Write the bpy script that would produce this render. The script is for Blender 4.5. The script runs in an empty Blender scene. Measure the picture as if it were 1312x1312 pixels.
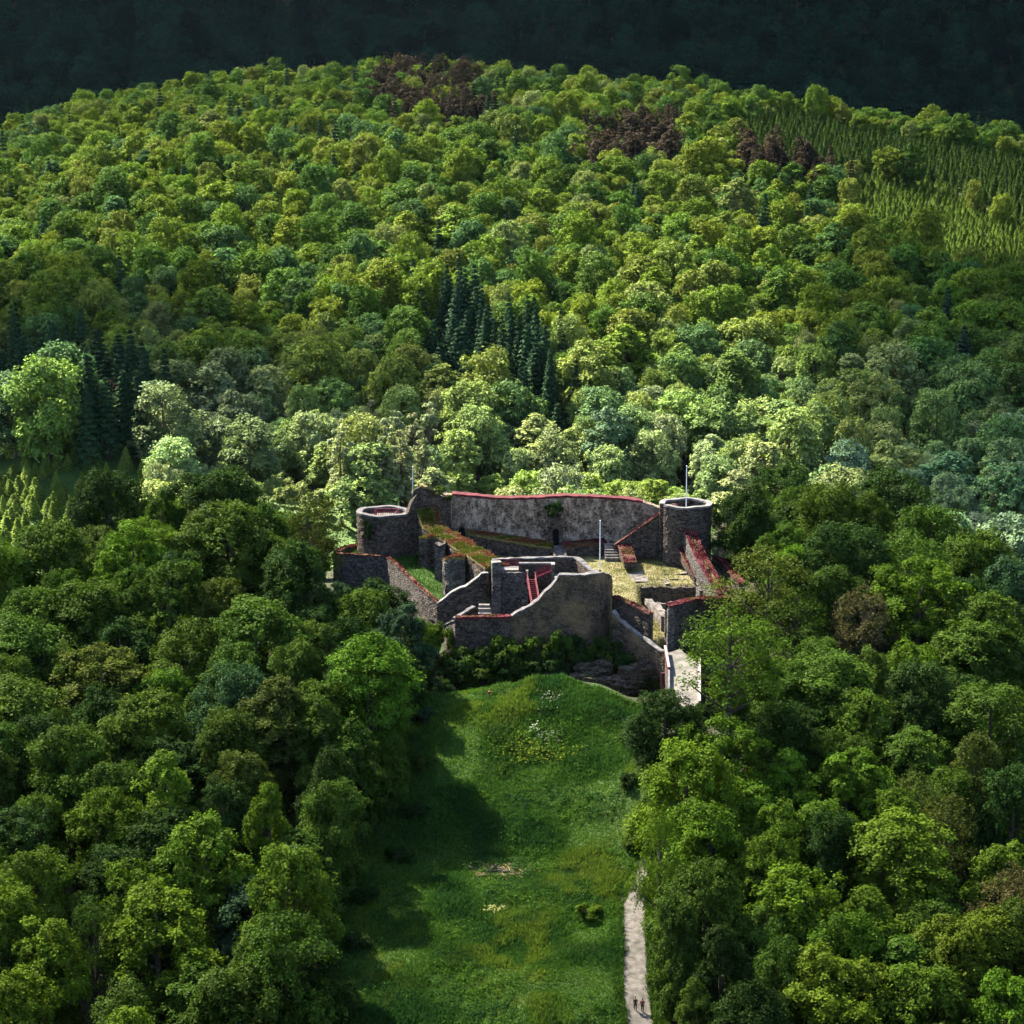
import bpy, math, random
import numpy as np
from mathutils import Vector

random.seed(7); RNG = np.random.default_rng(7)
SC = bpy.context.scene
COL = SC.collection

# ------------------------------------------------------------------ camera
CAMZ, CY, PITCH, FPX = 86.0, -390.0, math.radians(11.3), 3000.0
cam = bpy.data.objects.new("camera", bpy.data.cameras.new("camera"))
COL.objects.link(cam); SC.camera = cam
cam.location = (0, CY, CAMZ); cam.rotation_euler = (math.radians(90) - PITCH, 0, 0)
cam.data.sensor_width = 36; cam.data.lens = 36 * FPX / 1312
cam.data.clip_start = 1; cam.data.clip_end = 20000

# ------------------------------------------------------------------ sky, sun, exposure
TOSUN = Vector((-0.47, 0.48, 0.72)).normalized()
EL = math.asin(TOSUN.z); AZ = math.atan2(TOSUN.x, TOSUN.y)
W = bpy.data.worlds.new("World"); SC.world = W; W.use_nodes = True
wn = W.node_tree.nodes; bg = wn["Background"]
sky = wn.new("ShaderNodeTexSky"); sky.sky_type = 'NISHITA'; sky.sun_disc = False
sky.sun_elevation = EL; sky.sun_rotation = AZ
W.node_tree.links.new(sky.outputs[0], bg.inputs[0]); bg.inputs[1].default_value = 0.05
sun = bpy.data.objects.new("sun", bpy.data.lights.new("sun", 'SUN')); COL.objects.link(sun)
sun.data.energy = 5.0; sun.data.angle = math.radians(0.6); sun.data.color = (1.0, 0.92, 0.76)
sun.rotation_euler = TOSUN.to_track_quat('Z', 'Y').to_euler()
SC.view_settings.view_transform = 'Standard'; SC.view_settings.look = 'None'
SC.view_settings.exposure = 3.3; SC.view_settings.gamma = 1
SC.render.engine = 'CYCLES'
SC.cycles.use_denoising = True; SC.cycles.denoising_input_passes = 'RGB_ALBEDO_NORMAL'; SC.cycles.denoising_prefilter = 'NONE'
SC.cycles.max_bounces = 5; SC.cycles.diffuse_bounces = 1; SC.cycles.transparent_max_bounces = 16
SC.cycles.transmission_bounces = 3; SC.cycles.volume_bounces = 0; SC.cycles.glossy_bounces = 1

# ------------------------------------------------------------------ survey helpers
SP, CP = math.sin(PITCH), math.cos(PITCH)
def ray(u, v):
    a, b = (u - 656) / FPX, -(v - 656) / FPX
    return np.array([a, CP + b * SP, -SP + b * CP])
def at_d(u, v, d):
    r = ray(u, v); t = d / r[1]
    return (r[0] * t, CY + d, CAMZ + r[2] * t)
def proj(x, y, z):
    dy, dz = y - CY, z - CAMZ
    f = dy * CP - dz * SP; up = dy * SP + dz * CP
    return 656 + FPX * x / f, 656 - FPX * up / f, FPX / f
def sstep(a, b, x):
    t = np.clip((x - a) / (b - a), 0, 1); return t * t * (3 - 2 * t)
_perm = RNG.permutation(4096)
def vnoise(x, y, s=1.0, seed=0):
    x = np.asarray(x, float) / s + seed * 17.3; y = np.asarray(y, float) / s + seed * 9.1
    xi = np.floor(x).astype(int); yi = np.floor(y).astype(int); fx = x - xi; fy = y - yi
    fx = fx * fx * (3 - 2 * fx); fy = fy * fy * (3 - 2 * fy)
    h = lambda i, j: _perm[(_perm[i % 4096] + j) % 4096] / 4095.0
    a, b, c, d = h(xi, yi), h(xi + 1, yi), h(xi, yi + 1), h(xi + 1, yi + 1)
    return (a * (1 - fx) + b * fx) * (1 - fy) + (c * (1 - fx) + d * fx) * fy
def inside(poly, x, y):
    x = np.asarray(x, float); y = np.asarray(y, float); r = np.zeros(x.shape, bool); n = len(poly)
    for i in range(n):
        x0, y0 = poly[i][:2]; x1, y1 = poly[(i + 1) % n][:2]
        if y0 == y1: continue
        c = ((y0 > y) != (y1 > y)) & (x < (x1 - x0) * (y - y0) / (y1 - y0) + x0); r ^= c
    return r
def polydist(poly, x, y):
    x = np.asarray(x, float); y = np.asarray(y, float); m = np.full(x.shape, 1e9); n = len(poly)
    for i in range(n):
        ax, ay = poly[i][:2]; bx, by = poly[(i + 1) % n][:2]
        l = (bx - ax) ** 2 + (by - ay) ** 2
        t = np.clip(((x - ax) * (bx - ax) + (y - ay) * (by - ay)) / l, 0, 1)
        m = np.minimum(m, np.hypot(x - ax - t * (bx - ax), y - ay - t * (by - ay)))
    return m
def gx(u, d): return (u - 656) / FPX * d * 1.022

FOOT = [(gx(u, d), d + CY) for u, d in [(428, 383), (495, 381), (560, 359.4), (573, 355), (584, 352.2), (650, 353), (700, 353.6), (780, 356), (790, 356), (806, 353),
        (832, 350), (850, 346.6), (857, 350.5), (937, 362), (952, 373), (917, 390), (850, 397), (560, 397), (500, 395), (455, 394), (430, 390)]]
CD = [0, 40, 90, 150, 200, 235, 262, 285, 300, 316, 328, 335, 339, 344, 350, 380, 402, 420, 445, 475, 500]
CZ = [70, 62, 20, -30, -40, -36, -28.5, -23.8, -22.3, -14.9, -9.6, -8.0, -9.0, -12.5, -8.8, -7, -4, -9, -22, -34, -35]
SD = [0, 40, 90, 150, 200, 235, 262, 300, 335, 362, 390, 420, 445, 475, 500]
SZ = [70, 62, 20, -30, -41, -38, -31, -22.5, -14.5, -8.5, -5, -9, -21, -34, -35]
RIDGE_U = [-300, 0, 100, 200, 300, 400, 500, 600, 700, 800, 900, 1000, 1100, 1200, 1312, 1600]
RIDGE_V = [235, 172, 132, 112, 93, 84, 82, 82, 86, 92, 102, 118, 138, 152, 170, 225]
DR = 985.0
def court(d, x):
    return np.interp(d, [344, 350, 361, 385, 396], [-5.4, -4.6, -2.7, 0.1, 0.7]) + 1.0 * sstep(-8, -16, x) * sstep(360, 380, d)
PIT = [(20.6, -31), (30.4, -30), (30.4, -15.6), (21, -15.6)]
def H(x, y, fine=True):
    x = np.asarray(x, float); y = np.asarray(y, float); d = y - CY
    w = sstep(20, 36, np.abs(x - 1.5))
    front = np.interp(d, CD, CZ) * (1 - w) + np.interp(d, SD, SZ) * w
    front = front - 0.0014 * np.maximum(np.abs(x) - 40, 0) ** 2 * sstep(180, 300, d) * sstep(560, 420, d) * np.where(x > 0, 1.25, .55)
    mound = 2.1 * np.exp(-(((x - 6) / 6.5) ** 2 + ((d - 335) / 6) ** 2)) - 1.5 * sstep(-3, -15, x) * np.exp(-((d - 334) / 9) ** 2) - 2.2 * sstep(12, 19, x) * np.exp(-((d - 333) / 8) ** 2)
    bank = np.exp(-np.maximum(np.hypot((x - 26) / 6.5, (d - 313) / 7.5) - .6, 0) ** 2 * 1.3) * sstep(331, 322, d)
    front = front + mound
    front = np.maximum(front, front * (1 - bank) - 7.2 * bank)
    front = front + (vnoise(x, y, 9, 1) - .5) * 1.3 * sstep(240, 260, d) * sstep(352, 338, d) + (vnoise(x, y, 3.2, 2) - .5) * .45 * sstep(345, 338, d)
    ins = inside(FOOT, x, y); dist = polydist(FOOT, x, y)
    k = sstep(0.1, 1.5, np.where(ins, dist, -dist))
    c = court(d, x) + (vnoise(x, y, 4, 5) - .5) * .25
    pin = inside(PIT, x, y); pd = polydist(PIT, x, y)
    c = c - 3.6 * sstep(-.2, .5, np.where(pin, pd, -pd))
    front = front * (1 - k) + c * k
    # back hill
    s = np.clip((d - 500) / (DR - 500), 0, 1)
    ur = 656 + FPX * x / (DR * 1.02)
    zr = CAMZ - DR * np.tan(PITCH + np.arctan((np.interp(ur, RIDGE_U, RIDGE_V) - 656) / FPX)) - 13.5
    prof = 1.32 * s - 0.32 * s * s
    back = -35 + (zr + 35) * prof
    back = back + 15 * np.exp(-((x + 95) / 34) ** 2 - ((d - 505) / 34) ** 2)
    back = back + (vnoise(x, y, 70, 3) - .5) * 14 * s * (1 - s) * 2.4
    gully = 5 * np.exp(-((x - 40 - 0.22 * (d - 500)) / 14) ** 2) + 6 * np.exp(-((x + 62 + 0.05 * (d - 500)) / 14) ** 2)
    back = back - gully * sstep(0.05, .2, s) * sstep(.95, .6, s)
    t = np.clip((d - DR) / 170, 0, 1)
    back = np.where(d > DR, zr - t * t * (3 - 2 * t) * (zr + 25), back)
    far = -25 + sstep(1150, 1900, d) * 350 + 40 * (vnoise(x, y, 160, 4) - .5) * sstep(1160, 1300, d)
    back = np.where(d > 1150, np.maximum(far, back), back)
    m = sstep(478, 512, d)
    z = front * (1 - m) + back * m
    z = z + 23 * sstep(-4, -26, x) * np.exp(-((d - 490) / 36) ** 2) * sstep(412, 450, d)
    return z
def Hs(x, y): return float(H(np.array([x]), np.array([y]))[0])
_dd = np.arange(200, 2200, .5)
def ground_at(u, v, lo=230, hi=2000):
    r = ray(u, v); ds = np.arange(lo, hi, .25); t = ds / r[1]
    x = r[0] * t; z = CAMZ + r[2] * t; h = H(x, ds + CY)
    i = np.argmax(h >= z)
    return (x[i], ds[i] + CY, h[i])

# ------------------------------------------------------------------ materials
def mat(name):
    m = bpy.data.materials.new(name); m.use_nodes = True; n = m.node_tree.nodes; n.clear()
    return m, n, m.node_tree.links
def nd(n, t, **kw):
    x = n.new(t)
    for k, v in kw.items(): setattr(x, k, v)
    return x
def noise(n, l, co, scale, detail=4, rough=.6):
    x = nd(n, "ShaderNodeTexNoise"); x.inputs["Scale"].default_value = scale; x.inputs["Detail"].default_value = detail
    x.inputs["Roughness"].default_value = rough
    if co: l.new(co, x.inputs["Vector"])
    return x.outputs["Fac"]
def ramp(n, l, fac, stops):
    r = nd(n, "ShaderNodeValToRGB"); e = r.color_ramp.elements
    while len(e) < len(stops): e.new(.5)
    for i, (p, c) in enumerate(stops): e[i].position = p; e[i].color = (*c, 1) if len(c) == 3 else c
    l.new(fac, r.inputs[0]); return r.outputs[0]
def mixc(n, l, fac, a, b, mode='MIX'):
    m = nd(n, "ShaderNodeMix", data_type='RGBA', blend_type=mode)
    if isinstance(fac, (int, float)): m.inputs[0].default_value = fac
    else: l.new(fac, m.inputs[0])
    for i, q in ((6, a), (7, b)):
        if isinstance(q, tuple): m.inputs[i].default_value = (*q, 1) if len(q) == 3 else q
        else: l.new(q, m.inputs[i])
    return m.outputs[2]
def math_(n, l, op, a, b=None, clamp=False):
    m = nd(n, "ShaderNodeMath", operation=op, use_clamp=clamp)
    for i, q in ((0, a), (1, b)):
        if q is None: continue
        if isinstance(q, (int, float)): m.inputs[i].default_value = q
        else: l.new(q, m.inputs[i])
    return m.outputs[0]
def finish(n, l, col, rough=.9, bump=None, dist=.1, strength=.6, spec=.2, metal=0):
    p = nd(n, "ShaderNodeBsdfPrincipled"); o = nd(n, "ShaderNodeOutputMaterial")
    if isinstance(col, tuple): p.inputs["Base Color"].default_value = (*col, 1)
    else: l.new(col, p.inputs["Base Color"])
    p.inputs["Roughness"].default_value = rough; p.inputs["Specular IOR Level"].default_value = spec; p.inputs["Metallic"].default_value = metal
    if bump is not None:
        b = nd(n, "ShaderNodeBump"); b.inputs["Distance"].default_value = dist; b.inputs["Strength"].default_value = strength
        l.new(bump, b.inputs["Height"]); l.new(b.outputs[0], p.inputs["Normal"])
    l.new(p.outputs[0], o.inputs[0])
def pos(n): return nd(n, "ShaderNodeNewGeometry").outputs["Position"]
def scaled(n, l, co, s):
    m = nd(n, "ShaderNodeMapping"); m.inputs["Scale"].default_value = s; l.new(co, m.inputs[0]); return m.outputs[0]

def stone(name, dark, light, pale=None, pale_amt=.0, moss=.15, tan=None):
    m, n, l = mat(name); P = pos(n)
    vo = nd(n, "ShaderNodeTexVoronoi", feature='F1'); vo.inputs["Scale"].default_value = 2.3
    l.new(scaled(n, l, P, (1, 1, 1.5)), vo.inputs["Vector"])
    sep = nd(n, "ShaderNodeSeparateColor"); l.new(vo.outputs["Color"], sep.inputs[0])
    big = noise(n, l, P, .35, 5, .65)
    f = math_(n, l, 'ADD', math_(n, l, 'MULTIPLY', sep.outputs[0], .55), math_(n, l, 'MULTIPLY', big, .6))
    c = ramp(n, l, f, [(.25, dark), (.6, tuple((a + b) / 2 for a, b in zip(dark, light))), (.95, light)])
    ed = nd(n, "ShaderNodeTexVoronoi", feature='DISTANCE_TO_EDGE'); ed.inputs["Scale"].default_value = 2.3
    l.new(scaled(n, l, P, (1, 1, 1.5)), ed.inputs["Vector"])
    joint = ramp(n, l, ed.outputs[0], [(.0, (.5, .5, .5)), (.09, (1, 1, 1))])
    c = mixc(n, l, 1.0, c, joint, 'MULTIPLY')
    streak = noise(n, l, scaled(n, l, P, (.9, .9, .55)), 1.0, 9, .78)
    if pale: c = mixc(n, l, ramp(n, l, streak, [(.5 - pale_amt, (0, 0, 0)), (.62 - pale_amt * .6, (1, 1, 1))]), c, pale)
    if tan:
        tn = noise(n, l, P, .28, 4, .6); c = mixc(n, l, ramp(n, l, tn, [(.42, (0, 0, 0)), (.68, (.75, .75, .75))]), c, tan)
    ms = noise(n, l, P, .5, 6, .7); c = mixc(n, l, ramp(n, l, ms, [(.66 - moss, (0, 0, 0)), (.8 - moss * .6, (1, 1, 1))]), c, (.03, .045, .015))
    sp = noise(n, l, P, 2.6, 2, .5); c = mixc(n, l, ramp(n, l, sp, [(.68, (0, 0, 0)), (.74, (.8, .8, .8))]), c, tuple(min(1, q * 1.9) for q in light))
    finish(n, l, c, .95, math_(n, l, 'ADD', sep.outputs[0], math_(n, l, 'MULTIPLY', ed.outputs[0], 2.)), .2, .9, .1)
    return m
M = {}
M['stone'] = stone("dark_rubble_stone", (.024, .018, .0145), (.135, .104, .084), moss=.08)
M['slate'] = stone("slate_stone", (.030, .026, .024), (.18, .157, .140), moss=.05)
M['pale'] = stone("pale_rubble_stone", (.038, .026, .019), (.29, .21, .155), (.46, .35, .265), .03, moss=.07)
M['bastion'] = stone("ochre_rubble_stone", (.026, .019, .014), (.145, .11, .08), tan=(.23, .155, .08), moss=.05)
M['rock'] = stone("bedrock", (.018, .014, .012), (.12, .09, .07), moss=.16)
def simple(name, a, b, sc=1.5, rough=.9, detail=5, bump=.05, lo=.35, hi=.65, spec=.2):
    m, n, l = mat(name); f = noise(n, l, pos(n), sc, detail, .65)
    finish(n, l, ramp(n, l, f, [(lo, a), (hi, b)]), rough, f, bump, .6, spec); M[name] = m; return m
simple('red_coping', (.045, .008, .011), (.115, .019, .023), .9, lo=.38, hi=.62)
simple('red_brown_coping', (.040, .012, .012), (.095, .042, .022), .7, lo=.38, hi=.62)
simple('pale_coping', (.045, .04, .04), (.24, .225, .215), 1.1, lo=.3, hi=.7)
simple('grey_coping', (.035, .032, .033), (.16, .15, .15), 1.1, lo=.3, hi=.7)
simple('concrete', (.11, .10, .095), (.19, .175, .165), .8)
simple('wood_cut', (.20, .12, .06), (.38, .26, .15), 3)
simple('bark', (.035, .026, .02), (.09, .07, .055), 3, bump=.08)
simple('shade_and_eye_black', (.004, .004, .005), (.008, .008, .009), 1)  # near-black standing in for shade inside openings; also colours the eyes
simple('white_paint', (.75, .75, .76), (.82, .82, .82), 2, .5)
simple('red_paint', (.115, .006, .018), (.155, .009, .024), 3, .45, spec=.3)
simple('gravel', (.045, .042, .032), (.14, .125, .11), 1.1, bump=.06, lo=.3, hi=.62)
simple('old_stone', (.06, .05, .045), (.20, .175, .155), 1.6, bump=.12)
simple('bridge_gravel', (.05, .046, .038), (.145, .132, .115), .55, lo=.3, hi=.6)
simple('rail_white', (.2, .16, .155), (.27, .225, .22), 2, .5)
m, n, l = mat('wall_top_grass'); P = pos(n)
c = ramp(n, l, noise(n, l, P, .55, 5, .7), [(.3, (.045, .055, .012)), (.45, (.12, .105, .03)), (.55, (.16, .115, .045)), (.66, (.15, .06, .035)), (.78, (.13, .03, .03))])
finish(n, l, c, .95, noise(n, l, P, 4, 3), .15, .8); M['wall_top_grass'] = m
m, n, l = mat('court_grass'); P = pos(n)
c = ramp(n, l, noise(n, l, P, .3, 6, .72), [(.3, (.09, .10, .02)), (.45, (.20, .165, .05)), (.6, (.31, .25, .10)), (.75, (.22, .16, .09))])
finish(n, l, c, .95, noise(n, l, P, 5, 3), .12, .7); M['court_grass'] = m
# ground: forest litter / meadow by a real patchy texture
m, n, l = mat('ground'); P = pos(n)
g = ramp(n, l, noise(n, l, P, .25, 6, .7), [(.3, (.018, .04, .008)), (.5, (.035, .07, .012)), (.7, (.055, .085, .014))])
at = nd(n, "ShaderNodeAttribute"); at.attribute_name = "cover"; sx = nd(n, "ShaderNodeSeparateColor"); l.new(at.outputs["Color"], sx.inputs[0])
forest = ramp(n, l, noise(n, l, P, .6, 5, .7), [(.35, (.012, .02, .006)), (.7, (.05, .045, .02))])
cg = ramp(n, l, noise(n, l, P, .33, 6, .72), [(.32, (.05, .065, .015)), (.46, (.115, .105, .038)), (.6, (.20, .175, .085)), (.75, (.14, .105, .065))])
lawn = ramp(n, l, noise(n, l, P, .5, 5, .7), [(.3, (.018, .05, .007)), (.7, (.045, .10, .012))])
c = mixc(n, l, sx.outputs[0], forest, g); c = mixc(n, l, sx.outputs[1], c, cg); c = mixc(n, l, sx.outputs[2], c, lawn)
finish(n, l, c, .95, noise(n, l, P, 2.5, 4), .25, .7); M['ground'] = m

def foliage(name, instanced=False, trans=.15):
    m, n, l = mat(name)
    if instanced:
        a = nd(n, "ShaderNodeAttribute"); a.attribute_type = 'INSTANCER'; a.attribute_name = "tint"; base = a.outputs["Color"]
    else:
        base = nd(n, "ShaderNodeObjectInfo").outputs["Color"]
    v = nd(n, "ShaderNodeAttribute"); v.attribute_name = "leafvar"
    k = ramp(n, l, v.outputs["Fac"], [(0, (.55, .58, .6)), (.5, (.95, .95, .9)), (1, (1.5, 1.5, 1.2))])
    c = mixc(n, l, 1.0, base, k, 'MULTIPLY')
    d = nd(n, "ShaderNodeBsdfDiffuse"); l.new(c, d.inputs[0])
    t = nd(n, "ShaderNodeBsdfTranslucent"); l.new(mixc(n, l, 1.0, c, (1.25, 1.35, .6), 'MULTIPLY'), t.inputs[0])
    x = nd(n, "ShaderNodeMixShader"); x.inputs[0].default_value = trans; l.new(d.outputs[0], x.inputs[1]); l.new(t.outputs[0], x.inputs[2])
    gl = nd(n, "ShaderNodeBsdfGlossy"); gl.inputs["Roughness"].default_value = .5
    y = nd(n, "ShaderNodeMixShader"); y.inputs[0].default_value = .004; l.new(x.outputs[0], y.inputs[1]); l.new(gl.outputs[0], y.inputs[2])
    o = nd(n, "ShaderNodeOutputMaterial"); l.new(y.outputs[0], o.inputs[0]); M[name] = m
foliage('leaves'); foliage('leaves_of_the_mass', True)
# herbs: own colours per blade
m, n, l = mat('herbs'); a = nd(n, "ShaderNodeAttribute"); a.attribute_name = "tintc"
d = nd(n, "ShaderNodeBsdfDiffuse"); t = nd(n, "ShaderNodeBsdfTranslucent"); l.new(a.outputs["Color"], d.inputs[0]); l.new(a.outputs["Color"], t.inputs[0])
x = nd(n, "ShaderNodeMixShader"); x.inputs[0].default_value = .3; l.new(d.outputs[0], x.inputs[1]); l.new(t.outputs[0], x.inputs[2])
o = nd(n, "ShaderNodeOutputMaterial"); l.new(x.outputs[0], o.inputs[0]); M['herbs'] = m
# cloud
m, n, l = mat('cloud'); tc = nd(n, "ShaderNodeTexCoord"); oi = nd(n, "ShaderNodeObjectInfo")
ln = nd(n, "ShaderNodeVectorMath", operation='LENGTH'); l.new(scaled(n, l, tc.outputs["Object"], (1, 1, 0)), ln.inputs[0])
r = math_(n, l, 'ADD', ln.outputs["Value"], math_(n, l, 'MULTIPLY', math_(n, l, 'SUBTRACT', noise(n, l, tc.outputs["Object"], 3.5, 5, .6), .5), .55))
mr = nd(n, "ShaderNodeMapRange", interpolation_type='SMOOTHSTEP'); l.new(r, mr.inputs[0])
for i, q in ((1, .72), (2, .98), (3, 1.0), (4, 0.0)): mr.inputs[i].default_value = q
sc_ = nd(n, "ShaderNodeSeparateColor"); l.new(oi.outputs["Color"], sc_.inputs[0])
fac = math_(n, l, 'MULTIPLY', mr.outputs[0], sc_.outputs[0])
tr = nd(n, "ShaderNodeBsdfTransparent"); df = nd(n, "ShaderNodeBsdfDiffuse"); df.inputs[0].default_value = (.85, .85, .87, 1)
tl = nd(n, "ShaderNodeBsdfTranslucent"); tl.inputs[0].default_value = (.95, .95, .95, 1); xx = nd(n, "ShaderNodeMixShader"); l.new(sc_.outputs[1], xx.inputs[0]); l.new(df.outputs[0], xx.inputs[1]); l.new(tl.outputs[0], xx.inputs[2])
x = nd(n, "ShaderNodeMixShader"); l.new(fac, x.inputs[0]); l.new(tr.outputs[0], x.inputs[1]); l.new(xx.outputs[0], x.inputs[2])
o = nd(n, "ShaderNodeOutputMaterial"); l.new(x.outputs[0], o.inputs[0]); M['cloud'] = m

# ------------------------------------------------------------------ mesh helpers
def quad_mesh(name, V, F, mats, midx=None, smooth=False):
    V = np.asarray(V, np.float32); F = np.asarray(F, np.int32); k = F.shape[1]
    me = bpy.data.meshes.new(name); me.vertices.add(len(V)); me.vertices.foreach_set("co", V.ravel())
    me.loops.add(F.size); me.loops.foreach_set("vertex_index", F.ravel())
    me.polygons.add(len(F)); me.polygons.foreach_set("loop_start", np.arange(0, F.size, k, dtype=np.int32))
    for q in mats: me.materials.append(q)
    if midx is not None: me.polygons.foreach_set("material_index", np.asarray(midx, np.int32))
    me.polygons.foreach_set("use_smooth", np.full(len(F), smooth))
    me.update(calc_edges=True); me.validate(); return me
def link(name, me, parent=None):
    o = bpy.data.objects.new(name, me); COL.objects.link(o)
    if parent: o.parent = parent
    return o
def tag(o, label=None, cat=None, group=None, kind=None):
    for k, v in (("label", label), ("category", cat), ("group", group), ("kind", kind)):
        if v: o[k] = v
    return o
def empty(name, loc, label, cat, group=None, rz=0):
    o = bpy.data.objects.new(name, None); COL.objects.link(o); o.location = loc; o.rotation_euler.z = rz
    o.empty_display_size = .5
    return tag(o, label, cat, group)
class MB:
    def __init__(s): s.V = []; s.F = []; s.n = 0
    def add(s, V, F):
        V = np.asarray(V, float).reshape(-1, 3); s.V.append(V); s.F += [tuple(i + s.n for i in f) for f in F]; s.n += len(V)
    def box(s, a, b):
        (x0, y0, z0), (x1, y1, z1) = a, b
        s.add([(x0, y0, z0), (x1, y0, z0), (x1, y1, z0), (x0, y1, z0), (x0, y0, z1), (x1, y0, z1), (x1, y1, z1), (x0, y1, z1)],
              [(0, 3, 2, 1), (4, 5, 6, 7), (0, 1, 5, 4), (1, 2, 6, 5), (2, 3, 7, 6), (3, 0, 4, 7)])
    def tube(s, pts, rads, k=7):
        pts = [Vector(p) for p in pts]; rings = []
        for i, p in enumerate(pts):
            dr = (pts[min(i + 1, len(pts) - 1)] - pts[max(i - 1, 0)]).normalized()
            a = dr.cross(Vector((0.31, .95, .02)) if abs(dr.z) > .7 else Vector((0, 0, 1))).normalized(); b = dr.cross(a)
            r = rads[i] if hasattr(rads, '__len__') else rads
            rings.append([p + (a * math.cos(2 * math.pi * j / k) + b * math.sin(2 * math.pi * j / k)) * r for j in range(k)])
        V = [v for q in rings for v in q]; F = []
        for i in range(len(pts) - 1):
            for j in range(k): F.append((i * k + j, i * k + (j + 1) % k, (i + 1) * k + (j + 1) % k, (i + 1) * k + j))
        F.append(tuple(range(k))[::-1]); F.append(tuple((len(pts) - 1) * k + j for j in range(k)))
        s.add([tuple(v) for v in V], F)
    def build(s, name, m, parent=None, smooth=False):
        me = bpy.data.meshes.new(name); me.from_pydata([tuple(v) for v in np.concatenate(s.V)], [], s.F)
        me.materials.append(m)
        if smooth:
            for p in me.polygons: p.use_smooth = True
        me.update(); return link(name, me, parent)

# ------------------------------------------------------------------ ground sheet
def axis(parts):
    r = []
    for a, b, st in parts: r += list(np.arange(a, b, st))
    return np.array(r + [parts[-1][1]])
gxs = axis([(-2600, -900, 100), (-900, -300, 25), (-300, -110, 8), (-110, -62, 3), (-62, 62, .8), (62, 110, 3), (110, 300, 8), (300, 900, 25), (900, 2600, 100)])
gys = axis([(-1500, -420, 60), (-420, -150, 8), (-150, 20, .8), (20, 100, 3), (100, 760, 8), (760, 1700, 20), (1700, 5000, 150)])
GX, GY = np.meshgrid(gxs, gys); GZ = H(GX, GY)
GZ = np.where(GY < CY - 10, 62 + 0 * GZ, GZ)
nx, ny = len(gxs), len(gys)
idx = np.arange(nx * ny).reshape(ny, nx)
F = np.stack([idx[:-1, :-1], idx[:-1, 1:], idx[1:, 1:], idx[1:, :-1]], -1).reshape(-1, 4)
gme = quad_mesh("ground", np.stack([GX, GY, GZ], -1).reshape(-1, 3), F, [M['ground']], smooth=True)
mead_px = [(548, 888), (530, 960), (522, 1050), (505, 1095), (452, 1150), (445, 1312), (440, 1400), (830, 1400), (800, 1312), (796, 1150), (806, 1040), (818, 985), (820, 905), (760, 880)]
MEADOW = [ground_at(u, v)[:2] for u, v in mead_px]
HERBS = [ground_at(u - 48 * (u < 600) + (26 if u > 790 and v < 1120 else 0), v)[:2] for u, v in mead_px]
mi = inside(HERBS, GX, GY); md = polydist(HERBS, GX, GY)
cov = np.zeros((ny, nx, 4), np.float32); cov[..., 3] = 1
cov[..., 0] = sstep(-3, 2, np.where(mi, md, -md) + (vnoise(GX, GY, 3, 8) - .5) * 4)
dd_ = GY - CY; cov[..., 0] = np.maximum(cov[..., 0], sstep(425, 450, dd_) * sstep(560, 530, dd_) * sstep(0, -15, GX))
fi = inside(FOOT, GX, GY); cov[..., 1] = np.where(fi, 1, 0) * sstep(-9, -5, GX - (GY + 10) * .12)
cov[..., 2] = np.where(fi, 1, 0) * sstep(-5, -9, GX - (GY + 10) * .12)
ca = gme.color_attributes.new("cover", 'FLOAT_COLOR', 'POINT'); ca.data.foreach_set("color", cov.reshape(-1))
tag(link("ground", gme), kind='structure')

# ------------------------------------------------------------------ clouds (they throw the shade)
def cloud(x, d, zg, rx, ry, dens, label, zc=620, thick=60, rz=0, seed=0, thin=.6):
    k = (zc - zg) / TOSUN.z
    cx, cy = x + TOSUN.x * k, d + CY + TOSUN.y * k
    nu, nv = 64, 28; V = []; 
    for j in range(nv + 1):
        th = math.pi * j / nv
        for i in range(nu):
            ph = 2 * math.pi * i / nu
            V.append((math.sin(th) * math.cos(ph), math.sin(th) * math.sin(ph), math.cos(th)))
    V = np.array(V); nn = vnoise(V[:, 0] * 4 + V[:, 2] * 2, V[:, 1] * 4, 1, 20 + seed)
    V[:, 2] = np.where(V[:, 2] > 0, V[:, 2] * (.5 + 1.1 * nn), V[:, 2] * (.45 + .3 * nn))
    F = [(j * nu + i, j * nu + (i + 1) % nu, (j + 1) * nu + (i + 1) % nu, (j + 1) * nu + i) for j in range(nv) for i in range(nu)]
    o = link("cloud", quad_mesh("cloud", V, F, [M['cloud']], smooth=True))
    o.location = (cx, cy, zc); o.scale = (rx, ry, thick); o.rotation_euler.z = rz; o.color = (dens, thin, 0, 1)
    tag(o, label, "cloud", kind='structure')
cloud(0, 1800, 110, 1500, 780, .9, "wide dark cloud shading the farthest wooded ridge", seed=1, thin=0., zc=540)
cloud(0, 190, -10, 420, 268, .30, "broad thin cloud shading the wood round the castle", seed=2, thin=.15)
cloud(0, 120, -25, 300, 196, .15, "lower cloud over the foot of the meadow", zc=560, seed=5, thin=.15)
cloud(182, 590, -10, 95, 215, .80, "cloud shading the right flank of the wooded hill", rz=-.28, seed=3)
cloud(-135, 622, -5, 125, 50, .7, "small cloud shading the hollow left of the hill", rz=-.15, seed=4)

cloud(20, 1010, 60, 520, 165, .17, "unseen thin cloud added to dim the hilltop", seed=6, zc=640)  # unseen cloud, added so the slope below it stays brightest

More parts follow.
